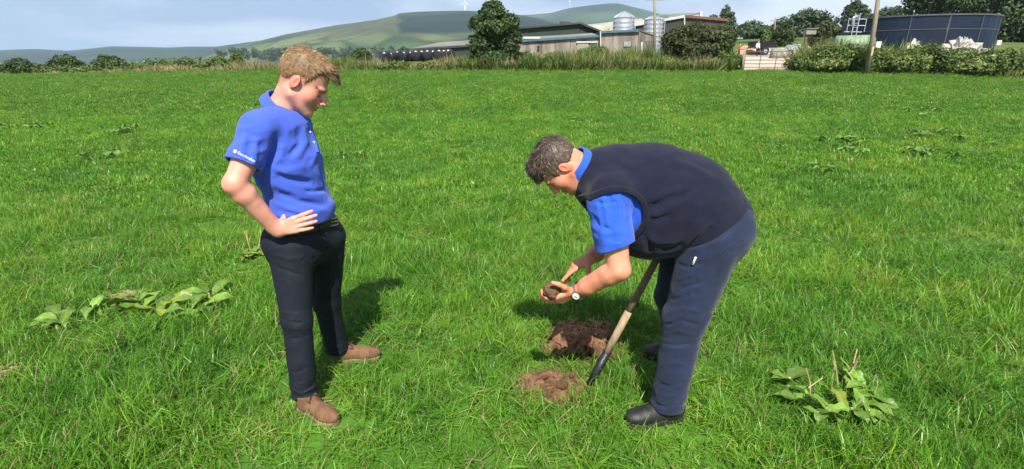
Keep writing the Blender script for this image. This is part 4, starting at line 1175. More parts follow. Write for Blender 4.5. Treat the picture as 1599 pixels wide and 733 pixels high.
def spade():
    b = W(921, 603, 2.425); b[2] = 0.0
    t = W(1021, 413, 2.50); d = unit(t - b); top = b + d * (np.linalg.norm(t - b) + 0.10)
    T = thing('spade', b, 'long-handled spade with wooden shaft stuck in the ground beside the dug patch', 'spade')
    j1, j2 = b + d * 0.20, b + d * 0.47
    MB().tube([j1, b + d * 0.33, j2], [0.021, 0.0205, 0.020], 14).build('lower_shaft', M_ash, T, True)
    MB().tube([j2 - d * 0.002, b + d * 0.65, top], [0.020, 0.0195, 0.019], 14).build('upper_shaft', M_ash_dark, T, True)
    s = unit(np.cross(d, (0, 1, 0))); nn = np.cross(s, d)
    MB().tube([top - A3(0, 1, 0) * 0.05, top + A3(0, 1, 0) * 0.05], 0.016, 12).build('handle_grip', M_ash_dark, T, True)
    so = MB().tube([b + d * 0.0, b + d * 0.06, b + d * 0.215], [0.020, 0.0225, 0.0245], 14).build('socket', M_iron, T, True)
    for u in (0.17, 0.12):
        q = b + d * u - A3(0, 0.024, 0) + s * 0.0
        MB().tube([q, q - A3(0, 0.004, 0)], 0.006, 10).build('rivet', M_steel, so)
    # dished blade, most of it in the ground
    V, F = [], []
    nr, nc = 10, 9; wv = unit(A3(0.35, 0.93, 0)); wv = unit(wv - d * (wv @ d)); bn = np.cross(d, wv)
    for th in (0, 0.004):
        for i in range(nr):
            u = i / (nr - 1); h = 0.035 - 0.27 * u; hw = 0.085 * (0.55 + 0.45 * min(1, u * 4)) * (1 if u < .7 else math.sqrt(max(0.05, 1 - ((u - .7) / .33) ** 2)))
            for k in range(nc):
                c = k / (nc - 1) * 2 - 1
                V.append(b + d * h + wv * hw * c + bn * (0.016 * c * c + th))
    N = nr * nc
    for i in range(nr - 1):
        for k in range(nc - 1):
            a = i * nc + k; F += [(a, a + 1, a + nc + 1, a + nc), (N + a + nc, N + a + nc + 1, N + a + 1, N + a)]
    for i in range(nr - 1):
        for k in (0, nc - 1): a = i * nc + k; F.append((a, a + nc, N + a + nc, N + a))
    for k in range(nc - 1): F.append((k, k + 1, N + k + 1, N + k))
    mesh_obj('blade', V, F, M_iron, T, True)

def clod_meshes(mt, seed):
    out = []
    for k in range(5):
        f = lambda P: ell(P, (0, 0, 0), (1.0, 0.8, 0.62)) - 0.22 * fbm(P * 1.7, 3, seed + k)
        v, F = surface(f, A3(-1.6, -1.6, -1.5), A3(1.6, 1.6, 1.5), 0.26)
        me = bpy.data.meshes.new('clod'); me.from_pydata([tuple(q) for q in v], [], [tuple(q) for q in F.tolist()]); me.materials.append(mt)
        me.polygons.foreach_set('use_smooth', np.zeros(len(F), bool)); out.append(me)
    return out

def scatter_clods(T, meshes, spots, rng):
    o_ = wloc(T)
    for i, (x, y, z, s) in enumerate(spots):
        o = bpy.data.objects.new('clod', meshes[i % len(meshes)]); COL.objects.link(o); o.parent = T
        o.location = (x - o_[0], y - o_[1], z - o_[2]); o.scale = (s, s * rng.uniform(.7, 1.1), s * rng.uniform(.6, 1)); o.rotation_euler = tuple(rng.uniform(0, 6.28, 3))

def soil():
    rng = np.random.default_rng(12)
    cm, cd = clod_meshes(M_soil, 3), clod_meshes(M_soil_sod, 9)
    # the scraped patch beside the spade
    T = thing('dug_soil_patch', HOLE_A, 'crumbly patch of dug brown soil by the spade blade', 'soil')
    def patch(P):
        q = P - HOLE_A; ang = np.arctan2(q[:, 1] / .150, q[:, 0] / .190)
        r = np.hypot(q[:, 0] / .190, q[:, 1] / .150) / (1 + .16 * vnoise(np.stack([np.cos(ang) * 2.2, np.sin(ang) * 2.2, 0 * ang], 1), 6))
        crack = np.abs(vnoise(q * A3(24, 24, 6), 31))
        z = .034 * np.clip(1 - r ** 2.2, -1, 1) + .020 * fbm(q * A3(13, 13, 3), 3, 8) + .012 * vnoise(q * 55, 4) - 0.016 * np.exp(-(crack / .08) ** 2)
        return np.maximum((q[:, 2] - .002 - z) * .55, (r - 1.05) * .13)
    v, F = surface(patch, HOLE_A - A3(.3, .25, .06), HOLE_A + A3(.3, .25, .13), .0042); mesh_obj('loose_soil', v, F, M_soil, T, True)
    sp = [(HOLE_A[0] + rng.normal(0, .11), HOLE_A[1] + rng.normal(0, .075), rng.uniform(.018, .042), rng.uniform(.006, .020)) for _ in range(34)]
    sp += [(HOLE_A[0] + .035, HOLE_A[1] - .06, .05, .034), (HOLE_A[0] - .06, HOLE_A[1] + .02, .048, .026), (HOLE_A[0] + .10, HOLE_A[1] + .05, .045, .024)]
    scatter_clods(T, cm, sp, rng)
    # the turned sod behind it
    T = thing('turned_sod', HOLE_B, 'thick turned-over sod of brown soil behind the dug patch', 'soil')
    RB = frame(A3(.97, -.16, .04), A3(-.05, -.10, 1))
    def sod(P):
        q = (P - HOLE_B - A3(0, 0, .040)) @ RB.T
        d = rbox(q, (0, 0, 0), (.175, .140, .046), None, .045)
        d = smin(d, ell(q, (-.15, -.10, -.02), (.085, .075, .055)), .03)
        d = smin(d, ell(q, (.13, -.12, -.02), (.095, .065, .05)), .03)
        return (d - .030 * fbm(q * 11, 3, 2) - .009 * vnoise(q * 48, 5) + .010 * np.exp(-(np.abs(vnoise(q * 20, 12)) / .1) ** 2)) * .6
    v, F = surface(sod, HOLE_B - A3(.32, .32, .06), HOLE_B + A3(.32, .32, .2), .0045)
    mesh_obj('sod_block', v, F, M_soil_sod, T, True)
    sp = []
    for _ in range(80):
        a = rng.uniform(0, 6.28); r = rng.uniform(.15, .27); sp.append((HOLE_B[0] + r * math.cos(a), HOLE_B[1] + r * .8 * math.sin(a) - .02, rng.uniform(.005, .04), rng.uniform(.006, .022)))
    scatter_clods(T, cd, sp, rng)
    sp = []
    for _ in range(50): sp.append((HOLE_B[0] + rng.uniform(-.2, .22), HOLE_B[1] - .17 + rng.normal(0, .03), rng.uniform(.02, .06), rng.uniform(.008, .030)))
    scatter_clods(T, cm, sp, rng)
    m = MB()                                              # roots on the upturned face
    for _ in range(90):
        p = HOLE_B + A3(rng.uniform(-.15, .15), rng.uniform(-.10, .12), .115); q = p + A3(*rng.normal(0, .02, 2), rng.uniform(-.005, .02)); m.tube([p, (p + q) / 2 + rng.normal(0, .006, 3), q], .0011, 4, False)
    m.build('roots', M_stalk, T)
    # two bare scrapes in the grass, far from the digging
    for i, (cx, cy, rx, ry) in enumerate(BARE[2:]):
        c = A3(cx, cy, float(terrain(cx, cy)))
        T = thing('bare_scrape', c, ('dry bare scrape of soil behind the big dock weeds', 'dry bare patch of soil with straw near the left edge of the field')[i], 'soil')
        def f(P):
            q = P - c; r = np.hypot(q[:, 0] / rx, q[:, 1] / ry); z = .012 * (1 - r ** 2) + .010 * fbm(q * A3(18, 18, 3), 3, 5 + i)
            return np.maximum((q[:, 2] - z) * .6, (r - 1.1) * ry)
        v, F = surface(f, c - A3(rx * 1.3, ry * 1.3, .04), c + A3(rx * 1.3, ry * 1.3, .06), .006); mesh_obj('loose_soil', v, F, M_soil, T, True)
        m = MB()
        for _ in range(60):
            p = c + A3(rng.normal(0, rx * .6), rng.normal(0, ry * .6), .018); a = rng.uniform(0, 6.28); m.tube([p, p + A3(math.cos(a), math.sin(a), rng.uniform(-.05, .25)) * rng.uniform(.03, .08)], .0014, 4)
        m.build('dead_straw', M_stalk, T)

# ---- dock plants
def leaf_geo(base, d, L, wd, arch, curl, rng, nseg=7):
    d = unit(A3(d[0], d[1], 0)); sd = A3(-d[1], d[0], 0); V, C = [], []
    tw = rng.normal(0, .55); ph = rng.uniform(0, 6)
    rise = L * arch
    for i in range(nseg + 1):
        t = i / nseg
        w = wd * (math.sin(math.pi * min(1, .06 + t * .97)) ** .75) * (1.0 - .25 * t) + .002
        w *= 1 + .16 * math.sin(ph * 3 + t * 17) * (0 < i < nseg)
        c = base + d * L * (t - .10 * t * t) + A3(0, 0, 1) * (rise * math.sin(math.pi * t * .80) - L * curl * t * t)
        s2 = unit(sd * math.cos(tw * t) + A3(0, 0, 1) * math.sin(tw * t))
        wav = .22 * wd * math.sin(ph + t * 11)
        up = A3(0, 0, 1) * w * .30
        V += [c - s2 * w + up + A3(0, 0, wav), c - s2 * w * .5 + up * .35 - A3(0, 0, wav * .3), c, c + s2 * w * .5 + up * .35 + A3(0, 0, wav * .3), c + s2 * w + up - A3(0, 0, wav)]
        tone = 1 + .10 * math.sin(t * 9 + ph); C += [A3(1, 1, 1) * tone] * 2 + [A3(1.35, 1.25, 1.2)] + [A3(1, 1, 1) * tone] * 2
    F = [(i * 5 + k, i * 5 + k + 1, (i + 1) * 5 + k + 1, (i + 1) * 5 + k) for i in range(nseg) for k in range(4)]
    return V, F, C

def dock(px, py, wpx, hpx, n, label, seed, big=False, ml=None, rosettes=None, group=None):
    rng = np.random.default_rng(seed)
    g = ground(px, py)[0]; a = ground(px - wpx / 2, py)[0]; b = ground(px + wpx / 2, py)[0]
    hw = (b[0] - a[0]) / 2; nr = ground(px, py + hpx / 2)[0]; fr = ground(px, py - hpx / 2)[0]; hd = min(abs(fr[1] - nr[1]) / 2, hw * 1.2)
    T = thing('dock_plant', g, label, 'weed', group)
    ro = rosettes or max(2, int(n / 5)); cs = [A3(g[0] + hw * rng.uniform(-.85, .85), g[1] + hd * rng.uniform(-.8, .8), 0) for _ in range(ro)]
    L0 = float(np.clip(hw * .5, .15, .22)); AV, AF, AC = [], [], []
    for i in range(n):
        c = cs[i % ro].copy(); c[:2] += rng.normal(0, .035, 2); c[2] = float(terrain(c[0], c[1])) + (.035 if big else .085)
        an = rng.uniform(0, 6.28); L = L0 * rng.uniform(.65, 1.25); inner = rng.random() < .3
        V, F, C = leaf_geo(c, A3(math.cos(an), math.sin(an), 0), L * (.7 if inner else 1), L * rng.uniform(.14, .22), rng.uniform(.22, .42) if inner else rng.uniform(.08, .26), rng.uniform(-.06, .10), rng)
        C = np.array(C) * rng.uniform(.55, 1.2) * (A3(1, 1, 1) if rng.random() > .1 else A3(1.5, 1.05, .8))
        if big:
            mesh_obj('leaf', V, F, ml or ML_dock, T, True, C)
        else:
            o = len(AV); AV += V; AC.append(C); AF += [tuple(k + o for k in f) for f in F]
    if not big: mesh_obj('leaves', AV, AF, ml or ML_dock2, T, True, np.concatenate(AC))
    m = MB()
    for c in cs:
        c = A3(c[0], c[1], float(terrain(c[0], c[1]))); m.tube([c - A3(0, 0, .02), c + A3(0, 0, .05)], [.014, .008], 6)
    m.build('crown_stub', M_stalk, T)
    if big:
        m = MB()
        for _ in range(4 if hw < .4 else 0):
            c = cs[rng.integers(ro)] + A3(rng.normal(0, .05), .10, 0); t = c + A3(rng.normal(0, .05), rng.normal(.02, .03), rng.uniform(.16, .26)); m.tube([c, (c + t) / 2 + rng.normal(0, .01, 3), t], [.004, .0035, .0025], 5)
            m.tube([(c + t) / 2, (c + t) / 2 + A3(rng.normal(0, .04), 0, .06)], [.003, .002], 5)
        if m.v: m.build('dry_stalks', M_stalk, T)
    return T

DOCKS = [(1332, 632, 200, 88, 36, 'large bright green dock weed beside the black boots of the bending man', True),
         (215, 492, 255, 66, 46, 'long sprawling patch of pale dock leaves beside the bare scrape', True),
         (393, 407, 58, 30, 16, 'dock weed close behind the elbow of the standing man', True),
         (555, 246, 42, 14, 9, 'small lone dock weed in the open grass between the two men', False),
         (352, 173, 72, 14, 26, 'dark dock clump just behind the shoulder of the standing man', False),
         (44, 201, 100, 12, 30, 'long low dark dock clump in the mid field by the hedge side', False),
         (173, 208, 80, 14, 26, 'dark green dock clump right of the long low clump', False),
         (150, 251, 70, 12, 14, 'faint pale dock clump below the dark green one', False),
         (1440, 181, 82, 16, 34, 'compact dark dock clump, farthest of those below the tank', False),
         (1458, 215, 90, 16, 26, 'spreading dock clump just in front of the compact dark one', False),
         (1330, 226, 90, 16, 24, 'loose dock clump with pale dead patch beside it', False),
         (1345, 243, 70, 14, 18, 'ragged dock clump just in front of the loose one', False),
         (1285, 270, 62, 14, 18, 'yellowish dock clump, nearest of the loose group on that side', False),
         (1445, 246, 80, 16, 22, 'dock clump in front of the spreading one', False),
         (1560, 232, 50, 10, 9, 'thin pale dock clump close to the right hedge', False),
         (885, 194, 34, 10, 8, 'tiny dock weed left of the pair beyond the bending man', False),
         (918, 196, 26, 10, 7, 'tiny dock weed beyond the head of the bending man', False),
         (1003, 204, 40, 12, 10, 'small dock weed beyond the back of the bending man', False),
         (1212, 236, 40, 10, 7, 'small pale dock weed alone in the grass right of the bending man', False),
         (325, 166, 40, 8, 9, 'small yellowish dock weed beside the dark clump behind the standing man', False),
         (248, 190, 40, 7, 7, 'tiny yellowish dock weed between two dark clumps', False),
         (575, 155, 40, 8, 7, 'small far dock weed right of the head of the standing man', False)]
FEET_EXTRA = [(1332, 632, .34), (1290, 618, .2), (1380, 648, .22), (215, 492, .34), (150, 496, .26), (290, 482, .28), (393, 407, .18)]

# ------------------------------------------------------------------ the sward
def blade_tuft(name, n, rad, h, w, seg, lean, rng, m, flat=0.5):
    """a tuft of curved, tapering blades"""
    V, F, C = [], [], []
    for i in range(n):
        a = rng.uniform(0, 2 * math.pi); rr = rad * math.sqrt(rng.random())
        b = A3(rr * math.cos(a), rr * math.sin(a), -0.01)
        d = rng.uniform(0, 2 * math.pi); L = h * rng.uniform(0.55, 1.25); ln = lean * rng.uniform(0.2, 1.5)
        dv = A3(math.cos(d), math.sin(d), 0); sd = A3(-math.sin(d + rng.normal(0, .6)), math.cos(d + rng.normal(0, .6)), 0); ww = w * rng.uniform(0.6, 1.35)
        tone = rng.normal(0, 1); dry = rng.random() < 0.045
        base = len(V); k = 0
        for j in range(seg + 1):
            t = j / seg
            ang = ln * t * 1.15
            p = b + dv * L * (t * math.sin(ang * 0.62)) * 1.0 + A3(0, 0, 1) * L * t * max(math.cos(ang * 0.75), -0.2)
            g = ww * (1 - 0.75 * t ** 1.5) * 0.5
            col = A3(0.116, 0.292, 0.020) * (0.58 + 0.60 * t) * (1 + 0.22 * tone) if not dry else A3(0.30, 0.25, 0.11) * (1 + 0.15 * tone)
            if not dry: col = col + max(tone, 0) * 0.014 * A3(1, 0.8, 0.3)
            if j < seg:
                V += [p - sd * g, p + sd * g]; C += [col, col]
            else:
                V.append(p); C.append(col)
        for j in range(seg - 1):
            F.append((base + 2 * j, base + 2 * j + 1, base + 2 * j + 3, base + 2 * j + 2))
        F.append((base + 2 * seg - 2, base + 2 * seg - 1, base + 2 * seg))
    me = bpy.data.meshes.new(name); me.from_pydata([tuple(v) for v in V], [], F); me.update()
    at = me.color_attributes.new('Col', 'FLOAT_COLOR', 'POINT')
    c4 = np.ones((len(V), 4), np.float32); c4[:, :3] = np.clip(np.array(C), 0.004, 1); at.data.foreach_set('color', c4.ravel())
    me.materials.append(m)
    return bpy.data.objects.new(name, me)

def grass_mat(name, rough=0.38):
    m = bpy.data.materials.new(name); m.use_nodes = True
    n, l = m.node_tree.nodes, m.node_tree.links
    p = n['Principled BSDF']; out = n['Material Output']
    at = n.new('ShaderNodeVertexColor'); at.layer_name = 'Col'
    ge = n.new('ShaderNodeNewGeometry')
    n1 = n.new('ShaderNodeTexNoise'); n1.inputs['Scale'].default_value = 0.55; n1.inputs['Detail'].default_value = 4
    n2 = n.new('ShaderNodeTexNoise'); n2.inputs['Scale'].default_value = 3.2; n2.inputs['Detail'].default_value = 3
    l.new(ge.outputs['Position'], n1.inputs['Vector']); l.new(ge.outputs['Position'], n2.inputs['Vector'])
    r1 = n.new('ShaderNodeValToRGB'); r1.color_ramp.elements[0].position = 0.32; r1.color_ramp.elements[1].position = 0.70
    r1.color_ramp.elements[0].color = (0.70, 0.80, 0.88, 1); r1.color_ramp.elements[1].color = (1.25, 1.10, 0.95, 1)
    r2 = n.new('ShaderNodeValToRGB'); r2.color_ramp.elements[0].position = 0.30; r2.color_ramp.elements[1].position = 0.72
    r2.color_ramp.elements[0].color = (0.72, 0.82, 0.90, 1); r2.color_ramp.elements[1].color = (1.34, 1.14, 1.3, 1)
    l.new(n1.outputs['Fac'], r1.inputs['Fac']); l.new(n2.outputs['Fac'], r2.inputs['Fac'])
    n3 = n.new('ShaderNodeTexNoise'); n3.inputs['Scale'].default_value = 1.15; n3.inputs['Detail'].default_value = 5; l.new(ge.outputs['Position'], n3.inputs['Vector'])
    r3 = n.new('ShaderNodeValToRGB'); r3.color_ramp.elements[0].position = 0.58; r3.color_ramp.elements[1].position = 0.74
    r3.color_ramp.elements[0].color = (1, 1, 1, 1); r3.color_ramp.elements[1].color = (1.75, 1.18, 1.9, 1)   # paler, thinner grass
    l.new(n3.outputs['Fac'], r3.inputs['Fac'])
    oi = n.new('ShaderNodeObjectInfo')
    mr = n.new('ShaderNodeMapRange'); mr.inputs['To Min'].default_value = 0.80; mr.inputs['To Max'].default_value = 1.22
    l.new(oi.outputs['Random'], mr.inputs['Value'])
    src = at.outputs['Color']
    for o in (r1.outputs['Color'], r2.outputs['Color'], r3.outputs['Color'], mr.outputs['Result']):
        mx = n.new('ShaderNodeMixRGB'); mx.blend_type = 'MULTIPLY'; mx.inputs['Fac'].default_value = 1
        l.new(src, mx.inputs['Color1']); l.new(o, mx.inputs['Color2']); src = mx.outputs['Color']
    l.new(src, p.inputs['Base Color']); p.inputs['Roughness'].default_value = rough; p.inputs['Specular IOR Level'].default_value = 0.32
    tr = n.new('ShaderNodeBsdfTranslucent'); l.new(src, tr.inputs['Color'])
    ms = n.new('ShaderNodeMixShader'); ms.inputs['Fac'].default_value = 0.36
    l.new(p.outputs['BSDF'], ms.inputs[1]); l.new(tr.outputs['BSDF'], ms.inputs[2]); l.new(ms.outputs['Shader'], out.inputs['Surface'])
    return m

def scatter(name, P, rot, scale, idx, tufts, kind_label=None):
    """one object: points carrying turned, scaled copies of the tufts"""
    me = bpy.data.meshes.new(name); me.vertices.add(len(P)); me.vertices.foreach_set('co', P.astype(np.float32).ravel()); me.update()
    a = me.attributes.new('rot', 'FLOAT_VECTOR', 'POINT'); a.data.foreach_set('vector', rot.astype(np.float32).ravel())
    a = me.attributes.new('siz', 'FLOAT_VECTOR', 'POINT'); a.data.foreach_set('vector', scale.astype(np.float32).ravel())
    a = me.attributes.new('idx', 'INT', 'POINT'); a.data.foreach_set('value', idx.astype(np.int32))
    o = bpy.data.objects.new(name, me); COL.objects.link(o); tag(o, kind='stuff')
    ng = bpy.data.node_groups.new(name, 'GeometryNodeTree')
    ng.interface.new_socket('Geometry', in_out='INPUT', socket_type='NodeSocketGeometry')
    ng.interface.new_socket('Geometry', in_out='OUTPUT', socket_type='NodeSocketGeometry')
    n, l = ng.nodes, ng.links
    gi, go = n.new('NodeGroupInput'), n.new('NodeGroupOutput')
    jn = n.new('GeometryNodeJoinGeometry')
    for t in tufts:
        ob = n.new('GeometryNodeObjectInfo'); ob.inputs['Object'].default_value = t; ob.inputs['As Instance'].default_value = True
        l.new(ob.outputs['Geometry'], jn.inputs['Geometry'])
    ip = n.new('GeometryNodeInstanceOnPoints'); ip.inputs['Pick Instance'].default_value = True
    def attr(nm, ty):
        q = n.new('GeometryNodeInputNamedAttribute'); q.data_type = ty; q.inputs['Name'].default_value = nm
        return next(s for s in q.outputs if s.enabled and s.name == 'Attribute')
    l.new(gi.outputs[0], ip.inputs['Points']); l.new(jn.outputs['Geometry'], ip.inputs['Instance'])
    l.new(attr('idx', 'INT'), ip.inputs['Instance Index'])
    er = n.new('FunctionNodeEulerToRotation'); l.new(attr('rot', 'FLOAT_VECTOR'), er.inputs[0]); l.new(er.outputs[0], ip.inputs['Rotation'])
    l.new(attr('siz', 'FLOAT_VECTOR'), ip.inputs['Scale'])
    l.new(ip.outputs['Instances'], go.inputs[0])
    md = o.modifiers.new('scatter', 'NODES'); md.node_group = ng
    return o

def wedge(y0, y1, per_m2, rng, side=1.22, pad=2.0):
    area = 0.5 * ((y1 * side + pad) + (y0 * side + pad)) * 2 * (y1 - y0)
    n = int(area * per_m2)
    y = y0 + (y1 - y0) * rng.random(n); wd = y * side + pad
    k = rng.random(n) < wd / (y1 * side + pad)
    y, wd = y[k], wd[k]
    return (rng.random(len(y)) * 2 - 1) * wd, y

def sward(y0, y1, dens, tufts, hs, rng, name, clump=0.5, margin=0.0):
    x, y = wedge(y0, y1, dens, rng)
    k = y < field_edge(x) + 0.3
    x, y = x[k], y[k]
    keep = np.ones(len(x), bool); low = np.ones(len(x))
    for cx, cy, rx, ry in BARE:
        e = np.sqrt(((x - cx) / (rx + margin)) ** 2 + ((y - cy) / (ry + margin)) ** 2) + 0.12 * vnoise(np.stack([x * 14, y * 14, 0 * x], 1), 2)
        keep &= e > 1.0; low = np.minimum(low, np.clip(0.45 + (e - 1) * 0.9, 0.45, 1))
    for fx, fy, r in FEET:
        e = np.hypot(x - fx, y - fy) / r
        keep &= (e > 0.55) | (r > 0.175); low = np.minimum(low, np.clip(0.35 + (e - 0.6) * 0.8, 0.35 if r < 0.175 else 0.62, 1))
    x, y, low = x[keep], y[keep], low[keep]
    z = terrain(x, y)
    q = np.stack([x, y, 0 * x], 1)
    hn = 1 + clump * fbm(q * 1.7, 2, 21) * 0.6 + 0.25 * vnoise(q * 6, 5)
    wind = 3.0 * vnoise(q * 0.8, 31) + 1.2 * vnoise(q * 3.1, 33)
    tilt = 0.18 + 0.42 * np.abs(vnoise(q * 1.3, 41))
    n = len(x)
    rot = np.stack([tilt * np.cos(wind) + rng.normal(0, 0.16, n), tilt * np.sin(wind) + rng.normal(0, 0.16, n), rng.uniform(0, 6.283, n)], 1)
    s = rng.uniform(0.75, 1.25, n) * hs
    sz = np.stack([s, s, s * np.clip(hn, 0.45, 1.7) * low], 1)
    return scatter(name, np.stack([x, y, z], 1), rot, sz, rng.integers(0, len(tufts), n), tufts)

FEET = [(-0.95, 2.145, 0.15), (-0.84, 2.09, 0.12), (-0.95, 2.675, 0.15), (-0.83, 2.685, 0.12), (0.70, 2.115, 0.17), (0.60, 2.09, 0.12), (0.86, 2.71, 0.17), (0.42, 2.42, 0.06)]
FEET += [(*ground(a_, b_)[0][:2], r_g) for a_, b_, r_g in FEET_EXTRA]
if DO_GRASS:
    M_grass = grass_mat('meadow_grass')
    g_rng = np.random.default_rng(11)
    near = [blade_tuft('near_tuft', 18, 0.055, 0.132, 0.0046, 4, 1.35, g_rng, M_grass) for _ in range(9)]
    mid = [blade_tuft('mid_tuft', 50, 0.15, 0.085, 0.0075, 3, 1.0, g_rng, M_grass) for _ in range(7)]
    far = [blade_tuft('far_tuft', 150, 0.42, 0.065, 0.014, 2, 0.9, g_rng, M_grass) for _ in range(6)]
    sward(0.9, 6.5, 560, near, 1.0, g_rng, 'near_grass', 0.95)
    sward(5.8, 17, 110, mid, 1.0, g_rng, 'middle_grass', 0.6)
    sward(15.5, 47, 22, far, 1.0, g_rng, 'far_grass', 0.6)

# ------------------------------------------------------------------ people
def hand_sdf(wrist, d, lat, n, curls, spread=(0.10, 0.02, -0.06, -0.16), thumb=((0.55, 0.75, -0.25), (0.85, 0.45, -0.3), (0.95, 0.2, -0.3)), size=1.0):
    """palm, four jointed fingers of unequal length and a thumb from the side of the palm"""
    d = unit(d); n = np.asarray(n, float); n = unit(n - d * (n @ d)); l = np.asarray(lat, float); l = l - d * (l @ d); l = unit(l - n * (l @ n))
    s = size
    offs = (0.030, 0.0105, -0.010, -0.029); kl = (0.088, 0.090, 0.085, 0.077)
    ph = ((0.042, 0.026, 0.021), (0.046, 0.030, 0.022), (0.043, 0.028, 0.022), (0.034, 0.021, 0.019))
    fr = (0.0098, 0.0100, 0.0095, 0.0085)
    meta, fingers, tips = [], [], []
    for i in range(4):
        k = wrist + d * kl[i] * s + l * offs[i] * s + n * 0.002
        meta.append((wrist + l * offs[i] * 0.55 * s, k, 0.0155 * s, 0.0125 * s))
        fd = unit(d + l * spread[i]); pts = [k]; ang = 0; r = fr[i] * s
        for j in range(3):
            ang += curls[i][j]
            v = fd * math.cos(ang) - n * math.sin(ang)
            pts.append(pts[-1] + v * ph[i][j] * s)
        fingers.append((pts, [r * 1.12, r, r * 0.92, r * 0.78])); tips.append(pts[-1])
    tb = wrist + d * 0.022 * s + l * 0.020 * s - n * 0.004
    pts = [tb]
    for v, L in zip(thumb, (0.046, 0.034, 0.028)):
        pts.append(pts[-1] + unit(d * v[0] + l * v[1] + n * v[2]) * L * s)
    thumbs = (pts, [0.0165 * s, 0.0125 * s, 0.011 * s, 0.0085 * s]); tips.append(pts[-1])
    def f(P):
        m = None
        for a, b, r1, r2 in meta:
            e = rcone(P, a, b, r1, r2); m = e if m is None else smin(m, e, 0.014)
        out = m
        for p, r in fingers:
            out = smin(out, chain(P, p, r, 0.004), 0.006)
        return smin(out, chain(P, thumbs[0], thumbs[1], 0.005), 0.014)
    return f, tips

def head_parts(full=1.0, jowl=0.0):
    """face and skull in head coordinates: x forward, y left, z up, origin between the ears"""
    def skin(P):
        S = P.copy(); S[:, 1] = np.abs(S[:, 1])           # left and right are alike
        d = ell(P, (-0.012, 0, 0.043), (0.098, 0.077, 0.086))
        d = smin(d, ell(P, (0.034, 0, -0.022), (0.058, 0.058 * full, 0.078)), 0.03)
        d = smin(d, rcone(S, (-0.002, 0.047 * full, -0.048), (0.066, 0.014, -0.090), 0.027, 0.021), 0.03)
        d = smin(d, ell(P, (0.078, 0, -0.095), (0.019, 0.021, 0.018)), 0.015)
        d = smin(d, ell(S, (0.052, 0.040 * full, -0.022), (0.025, 0.022, 0.024)), 0.03)     # cheeks
        d = smin(d, ell(S, (0.078, 0.022, 0.024), (0.017, 0.030, 0.009)), 0.012)              # brow ridge
        if jowl:
            d = smin(d, ell(S, (0.02, 0.035, -0.085), (0.05, 0.03, 0.028 * jowl)), 0.03)
        d = smax(d, -ell(S, (0.098, 0.031, 0.003), (0.020, 0.019, 0.011)), 0.010)             # eye sockets
        d = smin(d, ell(S, (0.0690, 0.031, 0.001), (0.0135, 0.0150, 0.0115)), 0.004)          # lids
        d = smin(d, chain(P, [A3(0.084, 0, 0.018), A3(0.1005, 0, -0.006), A3(0.1135, 0, -0.026)], [0.0105, 0.0105, 0.0095], 0.01), 0.012)
        d = smin(d, ell(S, (0.100, 0.0125, -0.031), (0.011, 0.0075, 0.0075)), 0.006)          # nostrils
        d = smin(d, ell(P, (0.0915, 0, -0.0545), (0.010, 0.023, 0.0062)), 0.005)               # lips
        d = smin(d, ell(P, (0.0890, 0, -0.0660), (0.010, 0.020, 0.0066)), 0.005)
        d = smax(d, -ell(P, (0.101, 0, -0.0603), (0.009, 0.022, 0.0018)), 0.004)
        e = ell(S - A3(-0.014, 0.079, -0.002), (0, 0, 0), (0.0175, 0.007, 0.0295),
                frame(A3(0.95, 0.30, -0.22), (0.2, 0.1, 1)))
        e = smax(e, -ell(S, (-0.009, 0.089, 0.002), (0.010, 0.008, 0.019)), 0.004)
        return smin(d, e, 0.006)
    return skin

def skin_tint(Pl, young=True):
    """lips, cheeks, ears, brows and lids have their own colour"""
    n = len(Pl); c = np.ones((n, 3)); x, y, z = Pl.T; ay = np.abs(y)
    def blend(w, col):
        nonlocal c
        w = np.clip(w, 0, 1)[:, None]; c = c * (1 - w) + np.array(col) * c * w
    g = lambda cx, cy, cz, r: np.exp(-(((x - cx) ** 2 + (ay - cy) ** 2 + (z - cz) ** 2) / r ** 2))
    blend(0.8 * g(0.07, 0.045, -0.03, 0.03), (1.02, 0.72, 0.70))
    blend(0.8 * g(0.115, 0, -0.028, 0.016), (1.0, 0.70, 0.68))
    blend(0.9 * (ay > 0.075) * (x < 0.03) * (x > -0.04) * (z > -0.05) * (z < 0.045), (1.05, 0.66, 0.62))
    blend(0.85 * np.exp(-(((z + 0.060) / 0.010) ** 2)) * (x > 0.076) * (ay < 0.026), (0.86, 0.50, 0.50))
    br = np.exp(-(((z - (0.026 - 0.10 * np.clip(ay - 0.03, 0, 1))) / 0.0055) ** 2)) * (x > 0.045) * (ay > 0.008) * (ay < 0.056)
    blend(0.95 * br, (0.25, 0.17, 0.12) if young else (0.20, 0.16, 0.15))
    lid = np.exp(-(((z + 0.005) / 0.0028) ** 2)) * (x > 0.066) * (ay > 0.017) * (ay < 0.046)
    blend(0.9 * lid, (0.12, 0.08, 0.07))
    if young:                                            # clipped hair fading into the skin at nape and temples
        line = np.interp(x, [-0.12, -0.085, -0.055, -0.03, 0.010, 0.020, 0.032, 0.046], [-0.062, -0.058, -0.035, 0.018, 0.030, 0.006, 0.030, 0.066])
        fade = np.clip(1 - (line - z) / 0.022, 0, 1) * (x < 0.046) * (ay < 0.0765)
        blend(0.75 * fade * (0.75 + 0.5 * vnoise(Pl * 260, 3)), (0.42, 0.36, 0.30))
    if not young:
        stub = np.exp(-(((z + 0.085) / 0.035) ** 2)) * (x > -0.02) * (z < -0.04)
        blend(0.35 * stub, (0.78, 0.74, 0.76))
    return c

